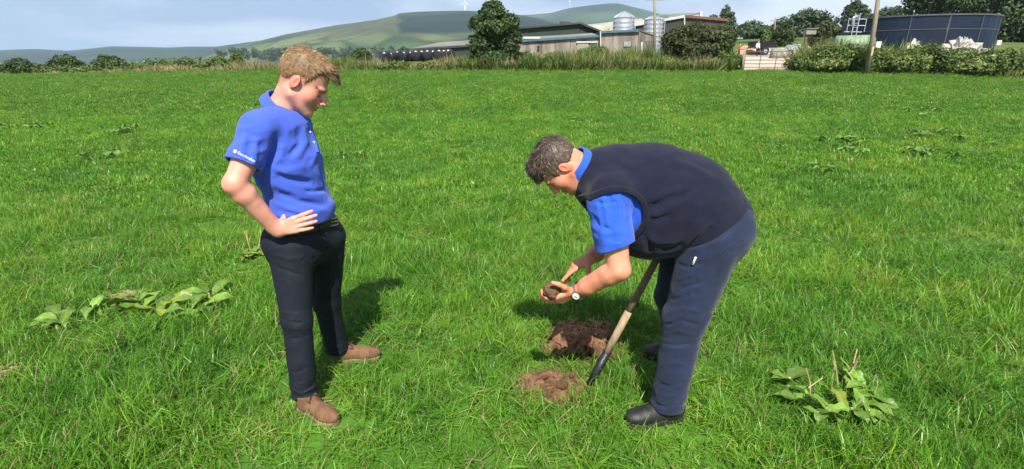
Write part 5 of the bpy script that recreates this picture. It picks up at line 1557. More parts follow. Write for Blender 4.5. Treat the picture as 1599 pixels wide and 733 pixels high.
def hair_strands(origin, R, pts, nrm, flow, length, width, lift, rng):
    """short tapering strands, each a bent sliver"""
    n = len(pts)
    t = flow - nrm * np.sum(flow * nrm, 1)[:, None]
    t /= np.linalg.norm(t, axis=1)[:, None] + 1e-9
    t = t + rng.normal(0, 0.25, (n, 3)); t /= np.linalg.norm(t, axis=1)[:, None]
    side = np.cross(t, nrm); side /= np.linalg.norm(side, axis=1)[:, None] + 1e-9
    side = side + nrm * rng.normal(0, .5, (n, 1))
    L = (length * rng.uniform(0.6, 1.25, n))[:, None]; w = (width * rng.uniform(0.6, 1.3, n))[:, None]
    a = pts - nrm * 0.002
    b = a + t * L * 0.55 + nrm * L * lift
    c = a + t * L + nrm * L * lift * rng.uniform(0.4, 1.5, (n, 1))
    V = np.stack([a - side * w, a + side * w, b - side * w * 0.8, b + side * w * 0.8, c], 1).reshape(-1, 3)
    i = np.arange(n)[:, None] * 5
    F = [(k[0], k[1], k[3], k[2]) for k in (i + np.arange(5)).tolist()] + [(k[2], k[3], k[4]) for k in (i + np.arange(5)).tolist()]
    return origin + V @ R, F

def grad(sdf, P, e=0.002):
    g = np.stack([sdf(P + A3(*(e * (k == i) for k in range(3)))) - sdf(P - A3(*(e * (k == i) for k in range(3)))) for i in range(3)], 1)
    return g / (np.linalg.norm(g, axis=1)[:, None] + 1e-9)

def shoe(name, parent, heel, toe, mu, ms, ml, L=0.29, tall=0.105, boot=False, sole_h=0.026):
    heel, toe = A3(*heel), A3(*toe)
    f = unit(A3(toe[0] - heel[0], toe[1] - heel[1], 0)); R = frame(f, (0, 0, 1))
    k = L / 0.29; loc = lambda P: ((P - heel) @ R.T) / k
    def upper(P):
        q = loc(P)
        d = ell(q, (0.222, 0, 0.040), (0.066, 0.044, 0.034))
        d = smin(d, ecap(q, (0.055, 0, 0.050), (0.19, 0, 0.042), (0, 1, 0), (0.037, 0.050), (0.043, 0.040)), 0.03)
        d = smin(d, ell(q, (0.045, 0, 0.052), (0.045, 0.036, 0.055)), 0.02)
        d = smin(d, rcone(q, (0.075, 0, 0.06), (0.065, 0, tall), 0.043, 0.046), 0.035)
        d = smin(d, rcone(q, (0.10, 0, 0.088), (0.175, 0, 0.066), 0.018, 0.012), 0.012)      # tongue
        d = d - 0.0025 * np.exp(-((q[:, 0] - 0.225) / 0.006) ** 2) * (q[:, 2] > 0.03)             # toe cap seam
        d = smax(d, 0.010 - q[:, 2], 0.004)
        d = smax(d, q[:, 2] - tall, 0.004)
        return d * k
    def sole(P):
        q = loc(P); q2 = q.copy(); q2[:, 2] = 0
        o = chain(q2, [A3(0.044, 0, 0), A3(0.13, 0, 0), A3(0.205, 0.002, 0), A3(0.243, 0.001, 0)], [0.042, 0.038, 0.049, 0.041], 0.02)
        tread = 0.003 * (np.sin(q[:, 0] * 420) > 0.2)
        return smax(o, np.abs(q[:, 2] - sole_h / 2) - sole_h / 2 + tread * (q[:, 2] < 0.008), 0.004) * k
    lo = heel + A3(-0.4, -0.4, -0.01); hi = heel + A3(0.4, 0.4, 0.14 * k)
    v, F = surface(upper, lo, hi, 0.0042)
    o = mesh_obj(name, v, F, mu, parent, True)
    v, F = surface(sole, lo, hi, 0.004)
    mesh_obj('sole', v, F, ms, o, True)
    m = MB()
    for i in range(5):
        x = 0.105 + i * 0.017; z = 0.112 - i * 0.0105
        for a, b in ((-1, 1), (1, -1)):
            p = [A3(x + 0.004 * a, 0.026 * a, z - 0.022), A3(x + 0.004, 0.012 * a, z - 0.006), A3(x + 0.010, 0.012 * b, z - 0.010), A3(x + 0.016, 0.026 * b, z - 0.030)]
            m.tube([heel + (q * k) @ R for q in p], 0.0027, 6)
    for sgn in (-1, 1):
        p = [A3(0.105, 0, 0.108), A3(0.125, 0.018 * sgn, 0.112), A3(0.135, 0.036 * sgn, 0.098), A3(0.118, 0.03 * sgn, 0.095)]
        m.tube([heel + (q * k) @ R for q in p], 0.0025, 6)
    m.build('laces', ml, o, True)
    return o

def cloth_noise(P, amp, sc, seed):
    return amp * (1 - 2 * np.abs(vnoise(P * np.asarray(sc), seed)))


def concat(parts):
    V, F, o = [], [], 0
    for v, f in parts:
        V.append(v); F.append(f + o); o += len(v)
    return np.concatenate(V), np.concatenate(F)

# ---- the young man, hand on hip
def young_man():
    T = thing('person', (-0.98, 2.38, 0), 'standing young man in blue polo shirt and dark trousers, hand on hip, looking down', 'person')
    fb = unit((1.0, -0.04, 0)); lb = unit((0.04, 1.0, 0)); UP = A3(0, 0, 1)
    Sn = W(404, 203, 2.245); Cu = Sn + lb * 0.17 + A3(0.03, 0, 0.0); Sf = Sn + lb * 0.33 - A3(0.01, 0, 0.01)
    Cm = W(449, 255, 2.41); Cw = W(473, 335, 2.42); Ch = W(477, 372, 2.42)
    El = W(367, 287, 2.11); Wr = W(433, 360, 2.215)
    mir = lambda p: p + lb * 2 * ((Cu - p) @ lb)
    Elf, Wrf = mir(El) - fb * 0.03 - lb * 0.10, mir(Wr) - fb * 0.17 - lb * 0.05
    # head
    yaw, pit = math.radians(9), math.radians(36)
    hf = A3(math.cos(pit) * math.cos(yaw), math.cos(pit) * math.sin(yaw), -math.sin(pit))
    RH = frame(hf, UP)
    HO = W(466, 131, 2.34) + RH[1] * 0.080
    hskin = head_parts(0.95)
    HS = 1.10
    hl = lambda P: ((P - HO) @ RH.T) / HS
    nb = W(441, 172, 2.42)
    def head(P):
        d = hskin(hl(P)) * HS
        d = smin(d, rcone(P, HO + A3(-0.030, 0, -0.045) @ RH, nb, 0.056, 0.060), 0.03)
        return smin(d, rcone(P, nb, nb - UP * 0.06, 0.062, 0.09), 0.03)
    hd, tips = hand_sdf(Wr + unit(W(458, 351, 2.20) - Wr) * 0.01, W(462, 351, 2.215) - Wr, (0.1, 0.3, 1.0), (0.05, -1, 0.1),
                        [(0.18, 0.2, 0.15), (0.12, 0.22, 0.15), (0.12, 0.2, 0.15), (0.15, 0.2, 0.15)],
                        spread=(0.06, 0.0, -0.07, -0.16), thumb=((0.2, 0.6, -0.6), (0.3, 0.4, -0.9), (0.3, 0.1, -0.9)), size=0.97)
    def arm(P, s, e, w):
        m1 = s + (e - s) * 0.55; m2 = e + (w - e) * 0.20
        d = chain(P, [s, m1, e, m2, w], [0.056, 0.052, 0.0435, 0.0465, 0.032], 0.018)
        return smin(d, ell(P, e + A3(-0.006, -0.006, -0.004) * (1 if s is Sn else -0.3), (0.031, 0.031, 0.031)), 0.03)
    def armn(P):
        d = arm(P, Sn, El, Wr)
        d = smin(d, ecap(P, Wr - unit(Wr - El) * 0.03, Wr + unit(W(458, 351, 2.20) - Wr) * 0.02, UP, (0.030, 0.023), (0.031, 0.022)), 0.02)
        return smin(d, hd(P), 0.014)
    hdf, _ = hand_sdf(Wrf, fb, (0.1, -0.3, 1.0), lb, [(0.2, 0.2, 0.15)] * 4, thumb=((0.2, 0.6, -0.6), (0.3, 0.4, -0.9), (0.3, 0.1, -0.9)))
    armf = lambda P: smin(arm(P, Sf, Elf, Wrf), hdf(P), 0.012)
    # trunk and legs
    Hn, Kn, An = W(453, 384, 2.33), W(463, 498, 2.262), W(476, 620, 2.215)
    Hf, Kf, Af = W(508, 367, 2.52), W(509, 470, 2.585), W(528, 553, 2.655)
    def trunk(P):
        d = ecap(P, Cu - UP * 0.015, Cm, lb, (0.150, 0.098), (0.158, 0.120))
        d = smin(d, ecap(P, Cm, Cw, lb, (0.154, 0.120), (0.146, 0.122)), 0.06)
        d = smin(d, rcone(P, Sn, Sf, 0.056, 0.056), 0.05)
        d = smin(d, rcone(P, nb - UP * 0.03 - fb * 0.012, Sn - UP * 0.0, 0.042, 0.044), 0.04)
        return smin(d, rcone(P, nb - UP * 0.03 - fb * 0.012, Sf, 0.042, 0.044), 0.04)
    lh = unit((0.30, 0.95, 0)); fh = unit((0.95, -0.30, 0))
    def legs(P):
        d = ecap(P, Cw - UP * 0.03, Ch - UP * 0.02, lh, (0.150, 0.118), (0.158, 0.122))
        n_ = ecap(P, Hn, Kn, lh, (0.088, 0.104), (0.058, 0.066)); n_ = smin(n_, ecap(P, Kn, An, lh, (0.058, 0.066), (0.050, 0.055)), 0.03)
        f_ = ecap(P, Hf, Kf, lh, (0.086, 0.100), (0.060, 0.070)); f_ = smin(f_, ecap(P, Kf, Af, lh, (0.058, 0.066), (0.050, 0.055)), 0.03)
        d = smin(d, ell(P, Hn - fh * 0.045 + A3(0, 0, 0.02), (0.085, 0.085, 0.095)), 0.04)
        d = smin(d, ell(P, Hf - fh * 0.045 + A3(0, 0, 0.02), (0.085, 0.085, 0.095)), 0.04)
        return smin(d, np.minimum(n_, f_), 0.045)
    # one body under the clothes
    hv = surface(head, HO - 0.22, HO + 0.22, 0.0030)
    av = surface(armn, np.minimum(np.minimum(Sn, El), tips[1]) - 0.10, np.maximum(np.maximum(Sn, Wr), tips[1]) + 0.10, 0.0030)
    af = surface(armf, np.minimum(Sf, Elf) - A3(0.15, 0.12, 0.36), np.maximum(Sf, Elf) + A3(0.36, 0.12, 0.1), 0.006)
    bv = surface(lambda P: np.minimum(trunk(P) + 0.022, legs(P) + 0.018), A3(-1.4, 1.9, 0.05), A3(-0.6, 2.95, 1.6), 0.011)
    v, F = concat([hv, av, af, bv])
    tint = np.ones((len(v), 3)); nh = len(hv[0])
    tint[:nh] = skin_tint(hl(hv[0]), True)
    at = av[0]; tint[nh:nh + len(at)] = 1
    wv = np.exp(-(np.linalg.norm(at - El, axis=1) / 0.05) ** 2)[:, None]
    tint[nh:nh + len(at)] *= 1 - wv * np.array([0.0, 0.14, 0.14])
    mesh_obj('body', v, F, M_skin_y, T, True, tint)
    # hair: close at the sides, longer on top, fringe falling forward
    def hairf(P):
        q = hl(P); x, y, z = q.T
        sk = ell(q, (-0.012, 0, 0.043), (0.098, 0.077, 0.086))
        top = np.clip((z - 0.055) / 0.07, 0, 1); fr = np.clip((x + 0.02) / 0.09, 0, 1) * np.clip((z - 0.04) / 0.05, 0, 1)
        th = 0.003 + 0.007 * top + 0.007 * fr
        w = 0.0018 * vnoise(np.stack([x * 60 + 3, y * 130, z * 60], 1), 3) * (0.3 + top)
        line = np.interp(x, [-0.12, -0.085, -0.055, -0.03, 0.010, 0.020, 0.032, 0.046, 0.065, 0.12], [-0.062, -0.058, -0.035, 0.018, 0.030, 0.006, 0.030, 0.066, 0.083, 0.078])
        th = 0.0008 + th * np.clip((z - line) / 0.028, 0, 1)
        d = sk - th - w
        fl = rcone(q, (0.070, 0.028, 0.108), (0.106, 0.022, 0.080), 0.022, 0.011)                # fringe
        fl = smin(fl, rcone(q, (0.070, -0.028, 0.108), (0.104, -0.026, 0.080), 0.022, 0.011), 0.015) + 0.004 * vnoise(q * A3(60, 140, 60), 5)
        d = smin(d, fl, 0.02)
        line = np.interp(x, [-0.12, -0.085, -0.055, -0.03, 0.010, 0.020, 0.032, 0.046, 0.065, 0.12], [-0.062, -0.058, -0.035, 0.018, 0.030, 0.006, 0.030, 0.066, 0.083, 0.078])
        return smax(d, (line - z + 0.004 * vnoise(q * 90, 8)) * 0.8, 0.006)
    v, F = surface(hairf, HO - 0.19, HO + 0.22, 0.003)
    rng = np.random.default_rng(3)
    pick = v[rng.integers(0, len(v), 15000)]
    pl = hl(pick); nl = grad(lambda q: hairf(HO + (q * HS) @ RH), pl)
    topw = np.clip((pl[:, 2] - 0.03) / 0.08, 0, 1)[:, None]
    flow = A3(0.25, 0, -1) * (1 - topw) + A3(1.0, 0, -0.1) * topw
    flow = np.where(pl[:, :1] < -0.04, A3(-0.2, 0, -1), flow) + rng.normal(0, 0.15, pl.shape)
    sv, sf = hair_strands(HO, RH * HS, pl, nl, flow, 0.010 + 0.012 * topw[:, 0], 0.0007, 0.02 + 0.04 * topw, rng)
    V = np.concatenate([v, sv]); FF = [tuple(f) for f in F.tolist()] + [tuple(i + len(v) for i in f) for f in sf]
    hc = np.ones((len(V), 3)); L_ = hl(V)
    side = np.clip((0.07 - L_[:, 2]) / 0.06, 0, 1)[:, None]
    hc *= 1 + side * np.array([0.25, 0.2, 0.15]); dark = np.clip((L_[:, 0] - 0.055) / 0.04, 0, 1)[:, None]
    hc *= 1 - 0.55 * dark
    hc[:len(v)] *= 0.62
    hc[len(v):] *= np.repeat(rng.uniform(0.6, 1.7, len(pl)), 5)[:, None]
    mesh_obj('hair', V, FF, M_hair_y, T, True, hc)
    # polo shirt
    ua = unit(El - Sn); hem = Sn + (El - Sn) * 0.66
    uf = unit(Elf - Sf); hemf = Sf + (Elf - Sf) * 0.66
    def shirt0(P):
        d = trunk(P) - 0.014
        blouse = np.exp(-((P[:, 2] - (Cw[2] + 0.035)) / 0.045) ** 2)
        d = d - 0.014 * blouse
        d = d - cloth_noise(P, 0.004, (9, 9, 16), 5) - cloth_noise(P, 0.003, (16, 16, 9), 9)
        sl = rcone(P, Sn - ua * 0.0, hem + ua * 0.06, 0.066, 0.079) - cloth_noise(P, 0.004, (13, 13, 22), 2)
        sf_ = rcone(P, Sf, hemf + uf * 0.06, 0.066, 0.079)
        d = smin(d, sl, 0.035); d = smin(d, sf_, 0.035)
        d = smax(d, -(rcone(P, hem - ua * 0.10, hem + ua * 0.2, 0.066, 0.066)) * (1.0), 0.004) if False else d
        return d
    cre = [([(424, 262), (446, 268), (478, 258)], 0.007, 0.012), ([(428, 272), (455, 281), (490, 286)], -0.008, 0.012),
           ([(420, 284), (450, 297), (505, 308)], 0.007, 0.013), ([(432, 300), (465, 314), (512, 322)], -0.007, 0.011),
           ([(428, 316), (455, 327), (485, 334)], 0.006, 0.010), ([(440, 331), (462, 336), (480, 340)], -0.006, 0.009),
           ([(472, 196), (478, 222), (462, 250)], 0.006, 0.012), ([(466, 205), (468, 225), (450, 246)], -0.006, 0.010),
           ([(489, 222), (492, 244), (482, 264)], 0.005, 0.010), ([(430, 215), (428, 235), (418, 258)], -0.010, 0.013),
           ([(442, 222), (440, 240), (428, 258)], 0.006, 0.010), ([(500, 262), (506, 284), (512, 305)], -0.005, 0.010),
           ([(385, 205), (378, 226), (372, 246)], 0.004, 0.012), ([(402, 212), (398, 238), (396, 262)], 0.005, 0.012),
           ([(392, 215), (388, 240), (384, 258)], -0.004, 0.010), ([(450, 296), (490, 300), (508, 296)], -0.004, 0.008)]
    shirt1 = creased(shirt0, [(a, b * 2.7, c * 1.05) for a, b, c in cre], 2.3)
    arm_cut = lambda P: arm(P, Sn, El, Wr) - 0.010
    armf_cut = lambda P: arm(P, Sf, Elf, Wrf) - 0.010
    def shirt(P):
        d = shirt1(P)
        band = 0.002 * np.exp(-((plane(P, hem, ua) + 0.012) / 0.004) ** 2) * (np.linalg.norm(P - hem, axis=-1) < 0.12)
        near_n = np.linalg.norm(P - (hem + ua * 0.06), axis=-1) - 0.135
        near_f = np.linalg.norm(P - (hemf + uf * 0.06), axis=-1) - 0.135
        # sleeve ends, open round the arm
        d = np.where(near_n < 0, smax(d, np.where((P - Cm) @ lb < -0.13, plane(P, hem, ua), -1), 0.004), d)
        d = np.where(near_f < 0, smax(d, np.where((P - Cm) @ lb > 0.13, plane(P, hemf, uf), -1), 0.004), d)
        ring = (plane(P, hem, ua) > -0.03) & (near_n < 0)
        d = np.where(ring, smax(d, -arm_cut(P), 0.003), d) + band * 1.0
        d = smax(d, plane(P, Cw - UP * 0.006 + fb * 0.0, (-0.10, 0.02, -1)), 0.008)                 # tucked into the belt
        neck = rcone(P, HO + A3(-0.03, 0, -0.05) @ RH, nb - UP * 0.03, 0.060, 0.068)
        return smax(d, -neck, 0.004)
    v, F = surface(shirt, A3(-1.40, 1.98, 0.92), A3(-0.70, 2.95, 1.62), 0.0045)
    polo = mesh_obj('polo_shirt', v, F, M_polo, T, True)
    # collar: a folded band round the neck, open at the throat
    na = unit(HO + A3(-0.03, 0, -0.05) @ RH - nb)
    def collar(P):
        q = P - nb; h = q @ na; r = np.linalg.norm(q - h[:, None] * na, axis=-1)
        front = (q @ fb) / (r + 1e-6)
        top = 0.042 - 0.026 * np.clip(front, -1, 1); bot = top - 0.052 - 0.012 * np.clip(front, 0, 1)
        R_ = 0.076 + 0.020 * (top - h) / 0.05 + 0.006 * np.clip(-front, 0, 1)
        d = np.abs(r - R_) - 0.0042
        d = smax(d, h - top, 0.004); d = smax(d, bot - h, 0.004)
        gap = (q @ fb) > 0
        wide = np.abs(q @ lb) - (0.006 + 0.55 * np.clip(top - h, 0, 1))
        return np.where(gap, smax(d, -wide, 0.004), d)
    v, F = surface(collar, nb - 0.16, nb + 0.16, 0.003)
    mesh_obj('collar', v, F, M_polo, polo, True)
    # placket with two buttons
    pl = hits(shirt, [(477, 192), (484, 206), (490, 222), (494, 238)], 2.3)
    m = MB()
    for a, b in zip(pl[:-1], pl[1:]): m.bar(a, b, 0.022, 0.005, up=unit(A3(0.5, -0.9, 0)))
    m.build('placket', M_polo, polo)
    for k in (1, 2):
        MB().tube([pl[k] - A3(0.002, -0.004, 0), pl[k] + A3(0.002, -0.006, 0)], 0.005, 10).build('button', M_whitepl, polo)
    # white crest and lettering printed on the sleeve
    cu = bpy.data.curves.new('print', 'FONT'); cu.body = 'Goodbrehan'; cu.size = 1.0; cu.resolution_u = 2
    tmp = bpy.data.objects.new('print', cu); dg = bpy.context.evaluated_depsgraph_get()
    me = tmp.to_mesh(); co = np.array([v_.co[:2] for v_ in me.vertices]); tf = [tuple(p_.vertices) for p_ in me.polygons]; tmp.to_mesh_clear()
    bpy.data.objects.remove(tmp); bpy.data.curves.remove(cu)
    co = (co - co.min(0)) / (co.max(0) - co.min(0)); co[:, 1] *= 1
    ux, uy = A3(27.0, 14.2), A3(2.0, -4.0)
    px = np.array([370.5, 240.0]) + co[:, :1] * ux + co[:, 1:] * uy
    ring = np.array([(math.cos(a), math.sin(a)) for a in np.linspace(0, 2 * math.pi, 14)[:-1]])
    em_o = np.array([367.0, 236.5]) + ring * 2.7; em_i = np.array([367.0, 236.5]) + ring * 1.2
    h3 = hits(shirt, np.concatenate([px, em_o, em_i]), 2.2)
    h3 = h3 + unit(A3(0, 0, CAM_H) - Sn) * 0.003
    k0 = len(px); n13 = len(ring)
    ef = [(k0 + i, k0 + (i + 1) % n13, k0 + n13 + (i + 1) % n13, k0 + n13 + i) for i in range(n13)]
    mesh_obj('sleeve_print', h3, tf + ef, M_white_print, polo)
    # trousers and belt
    cre = [([(430, 398), (452, 405), (478, 402)], 0.005, 0.010), ([(428, 414), (452, 424), (470, 430)], -0.005, 0.010),
           ([(470, 376), (484, 395), (470, 408)], -0.005, 0.006), ([(442, 486), (465, 492), (490, 486)], 0.007, 0.010),
           ([(440, 497), (466, 505), (490, 496)], -0.007, 0.010), ([(441, 508), (462, 514), (486, 512)], 0.006, 0.010),
           ([(442, 522), (460, 530), (482, 522)], -0.005, 0.009), ([(452, 592), (470, 600), (490, 590)], 0.006, 0.009),
           ([(454, 602), (472, 612), (490, 600)], -0.006, 0.008), ([(448, 575), (462, 582), (482, 572)], -0.004, 0.009),
           ([(505, 380), (510, 400), (506, 425)], 0.005, 0.010), ([(488, 400), (492, 430), (490, 470)], -0.012, 0.016),
           ([(520, 395), (516, 430), (512, 465)], 0.005, 0.010), ([(450, 440), (456, 462), (455, 480)], 0.003, 0.012),
           ([(430, 388), (436, 440), (446, 490)], 0.002, 0.004)]
    def tr0(P):
        d = legs(P) - 0.006 - cloth_noise(P, 0.0022, (8, 8, 5), 21) - cloth_noise(P, 0.0014, (22, 22, 12), 22)
        low = np.clip((0.24 - P[:, 2]) / 0.14, 0, 1)
        return d - low * cloth_noise(P + 0.012 * vnoise(P * 18, 3)[:, None], 0.005, (11, 11, 26), 31)
    tr1 = creased(tr0, [(a, b * 0.95, c * 0.7) for a, b, c in cre], 2.3)
    waist = Cw - UP * 0.002
    def trousers(P):
        d = smax(tr1(P), plane(P, waist, (0.10, -0.02, 1)), 0.005)
        return smax(d, 0.075 - P[:, 2], 0.006)
    v, F = surface(trousers, A3(-1.40, 1.95, 0.05), A3(-0.65, 2.95, 1.02), 0.005)
    tr = mesh_obj('trousers', v, F, M_trous_y, T, True)
    wn_ = unit((0.10, -0.02, 1))
    def belt(P):
        h = (P - (waist - wn_ * 0.024)) @ wn_
        return smax(np.abs(legs(P) - 0.011) - 0.0045, np.abs(h) - 0.018, 0.003)
    v, F = surface(belt, waist - A3(0.28, 0.28, 0.09), waist + A3(0.28, 0.28, 0.05), 0.004)
    be = mesh_obj('belt', v, F, M_belt, T, True)
    bk = hits(belt, [(520, 346)], 2.3)[0]
    RB = frame(unit((0.75, -0.66, 0)), wn_)
    m = MB()
    for c, sz in (((0.006, 0, 0.018), (0.005, 0.05, 0.006)), ((0.006, 0, -0.018), (0.005, 0.05, 0.006)), ((0.006, 0.023, 0), (0.005, 0.006, 0.034)), ((0.006, -0.023, 0), (0.005, 0.006, 0.034)), ((0.008, 0.004, 0), (0.004, 0.03, 0.004))):
        m.box(bk + A3(*c) @ RB, sz, RB)
    m.build('buckle', M_steel, be)
    for pxy in ((462, 352), (500, 352)):
        q = hits(belt, [pxy], 2.3)[0]
        MB().box(q, (0.010, 0.012, 0.052), frame(unit((q - waist) * A3(1, 1, 0)), wn_)).build('belt_loop', M_trous_y, tr)
    shoe('shoe', T, (-1.098, 2.232, 0), (-0.81, 2.050, 0), M_brownshoe, M_brownsole, M_lace)
    shoe('shoe', T, (-1.075, 2.66, 0), (-0.775, 2.69, 0), M_brownshoe, M_brownsole, M_lace)
    return T

# ---- the older man, bent over a clod of soil
def bending_man():
    T = thing('person', (0.78, 2.36, 0), 'older man in navy knitted vest bending forward over a clod of soil in his hands', 'person')
    UP = A3(0, 0, 1); YS = A3(0, 1, 0); Y0 = 2.34
    P1, P2, P3, P4 = W(948, 284, Y0), W(1010, 306, Y0), W(1068, 322, Y0), W(1112, 346, Y0)
    Sn = W(952, 318, 2.125); El = W(966, 420, 2.07); Wr = W(903, 455, 2.17)
    Sf = A3(Sn[0] - 0.01, 2 * Y0 - Sn[1] - 0.01, Sn[2] + 0.02); Elf = W(962, 372, 2.62); Wrf = W(921, 404, 2.42)
    # head hangs forward, face towards the ground
    yaw, pit = math.radians(181), math.radians(66)
    hf = A3(math.cos(pit) * math.cos(yaw), math.cos(pit) * math.sin(yaw), -math.sin(pit))
    RH = frame(hf, (-0.5, 0.0, 0.9))
    HO = W(879, 266, 2.225) - RH[1] * 0.078
    hskin = head_parts(1.08, 1.0)
    SCL = 1.04
    hl = lambda P: ((P - HO) @ RH.T) / SCL
    nb = W(912, 268, 2.315)
    def head(P):
        d = hskin(hl(P)) * SCL
        d = smin(d, rcone(P, HO + A3(-0.035, 0, -0.04) @ RH, nb, 0.064, 0.068), 0.035)
        return smin(d, rcone(P, nb, nb + A3(0.07, 0, -0.01), 0.07, 0.10), 0.03)
    # hands round the clod
    LUMP = W(862, 455, 2.175)
    hn, tn = hand_sdf(Wr + A3(-0.012, 0, -0.002), A3(-0.85, 0.02, -0.42), (-0.25, 0.2, 1.0), (0.25, -0.80, -0.55),
                      [(0.35, 0.75, 0.55), (0.30, 0.70, 0.55), (0.30, 0.65, 0.5), (0.35, 0.6, 0.5)],
                      spread=(0.02, -0.08, -0.2, -0.34), thumb=((0.20, 0.9, -0.05), (0.45, 0.8, -0.25), (0.65, 0.6, -0.35)), size=1.04)
    hf_, tf_ = hand_sdf(Wrf, A3(-0.80, -0.16, -0.38), (-0.1, -0.85, -0.45), (-0.42, -0.12, 0.9),
                        [(0.10, 0.12, 0.08), (0.42, 0.35, 0.25), (0.6, 0.5, 0.3), (0.7, 0.5, 0.3)],
                        spread=(0.18, 0.0, -0.12, -0.25), thumb=((0.35, 0.7, -0.4), (0.25, 0.55, -0.8), (0.2, 0.3, -0.9)), size=1.02)
    def arm(P, s, e, w):
        m1 = s + (e - s) * 0.55; m2 = e + (w - e) * 0.20; m3 = e + (w - e) * 0.75
        d = chain(P, [s, m1, e, m2, m3, w], [0.062, 0.058, 0.048, 0.050, 0.041, 0.032], 0.018)
        return smin(d, ell(P, e + A3(0.008, 0, -0.008), (0.036, 0.036, 0.036)), 0.03)
    armn = lambda P: smin(arm(P, Sn, El, Wr), hn(P), 0.016)
    armf = lambda P: smin(arm(P, Sf, Elf, Wrf), hf_(P), 0.016)
    Hn, Kn, An = W(1112, 372, 2.205), W(1070, 498, 2.16), W(1040, 640, 2.125)
    Hf, Kf, Af = Hn + A3(0.0, 0.27, 0), W(1052, 462, 2.60), A3(1.0, 2.705, 0.10)
    def trunk(P):
        d = ecap(P, P1, P2, YS, (0.190, 0.140), (0.215, 0.218))
        d = smin(d, ecap(P, P2, P3, YS, (0.215, 0.218), (0.215, 0.212)), 0.08)
        d = smin(d, ecap(P, P3, P4, YS, (0.215, 0.205), (0.195, 0.165)), 0.08)
        d = smin(d, ell(P, W(1006, 345, Y0), (0.17, 0.195, 0.155)), 0.08)
        d = smin(d, rcone(P, Sn + A3(0.01, 0.02, 0.03), Sf + A3(0.01, -0.02, 0.03), 0.085, 0.085), 0.05)
        return smin(d, rcone(P, nb + A3(0.03, 0, -0.01), P1 + A3(0.02, 0, 0.03), 0.075, 0.11), 0.06)
    def legs(P):
        d = ecap(P, P4 + A3(-0.01, 0, 0.00), Hn + A3(-0.02, 0.135, -0.01), YS, (0.19, 0.150), (0.185, 0.155))
        n_ = ecap(P, Hn, Kn, YS, (0.115, 0.132), (0.082, 0.089)); n_ = smin(n_, ecap(P, Kn, An, YS, (0.082, 0.088), (0.064, 0.066)), 0.04)
        f_ = ecap(P, Hf, Kf, YS, (0.115, 0.135), (0.082, 0.088)); f_ = smin(f_, ecap(P, Kf, Af, YS, (0.082, 0.086), (0.064, 0.066)), 0.04)
        d = smin(d, ell(P, Hn + A3(0.075, 0.03, 0.03), (0.115, 0.11, 0.125)), 0.05)
        d = smin(d, ell(P, Hf + A3(0.075, -0.03, 0.03), (0.115, 0.11, 0.125)), 0.05)
        return smin(d, np.minimum(n_, f_), 0.05)
    hv = surface(head, HO - 0.21, HO + 0.24, 0.0030)
    allp = np.array([Sn, El, Wr] + tn); av = surface(armn, allp.min(0) - 0.08, allp.max(0) + 0.08, 0.0030)
    allp = np.array([Sf, Elf, Wrf] + tf_); af = surface(armf, allp.min(0) - 0.08, allp.max(0) + 0.08, 0.0032)
    bv = surface(lambda P: np.minimum(trunk(P) + 0.025, legs(P) + 0.022), A3(0.2, 1.9, 0.05), A3(1.35, 2.95, 1.5), 0.012)
    v, F = concat([hv, av, af, bv])
    tint = np.ones((len(v), 3)); nh = len(hv[0]); tint[:nh] = skin_tint(hl(hv[0]), False)
    arms = v[nh:nh + len(av[0]) + len(af[0])]
    # weathered below the elbow, paler under the sleeve
    tw = np.clip((0.86 - arms[:, 2]) / 0.10, 0, 1)[:, None]
    tint[nh:nh + len(arms)] *= (1 - tw) * np.array([1.12, 1.16, 1.18]) + tw * np.array([0.98, 0.90, 0.84])
    mesh_obj('body', v, F, M_skin_o, T, True, tint)
    def hairf(P):
        q = hl(P); x, y, z = q.T
        sk = ell(q, (-0.012, 0, 0.043), (0.098, 0.077, 0.086))
        top = np.clip((z - 0.05) / 0.07, 0, 1); far = np.clip((y + 0.0) / 0.05, -1, 1)
        th = 0.008 + 0.007 * top + 0.012 * np.clip((x - 0.03) / 0.05, 0, 1) * top
        bald = np.exp(-(((x + 0.030) / 0.030) ** 2 + ((y - 0.012) / 0.026) ** 2 + ((z - 0.128) / 0.05) ** 2))
        d = sk - th * (1 - 1.25 * bald) - 0.0016 * vnoise(np.stack([x * 70, y * 120, z * 50], 1), 3)
        fl = rcone(q, (0.055, -0.030, 0.115), (0.098, -0.052, 0.058), 0.022, 0.013)                # long forelock on the far side
        fl = smin(fl, rcone(q, (0.060, 0.025, 0.108), (0.094, 0.040, 0.072), 0.019, 0.008), 0.015)
        d = smin(d, fl + 0.003 * vnoise(q * A3(60, 130, 60), 5), 0.02)
        line = np.interp(x, [-0.12, -0.085, -0.05, -0.028, 0.012, 0.026, 0.038, 0.05, 0.085, 0.12], [-0.060, -0.058, -0.03, 0.018, 0.028, -0.006, 0.006, 0.060, 0.052, 0.05])
        return smax(d, (line - z + 0.004 * vnoise(q * 90, 8)) * 0.8, 0.006)
    v, F = surface(hairf, HO - 0.19, HO + 0.19, 0.003)
    rng = np.random.default_rng(5)
    pick = v[rng.integers(0, len(v), 13000)]
    pl = hl(pick); nl = grad(lambda q: hairf(HO + (q * SCL) @ RH), pl)
    topw = np.clip((pl[:, 2] - 0.03) / 0.08, 0, 1)[:, None]
    flow = A3(-0.25, 0, -1) * (1 - topw) + A3(1.0, 0, -0.2) * topw + rng.normal(0, 0.12, pl.shape)
    sv, sf = hair_strands(HO, RH * SCL, pl, nl, flow, 0.013 + 0.014 * topw[:, 0], 0.0008, 0.015 + 0.03 * topw, rng)
    V = np.concatenate([v, sv]); FF = [tuple(f) for f in F.tolist()] + [tuple(i + len(v) for i in f) for f in sf]
    hc = np.ones((len(V), 3)); L_ = hl(V)
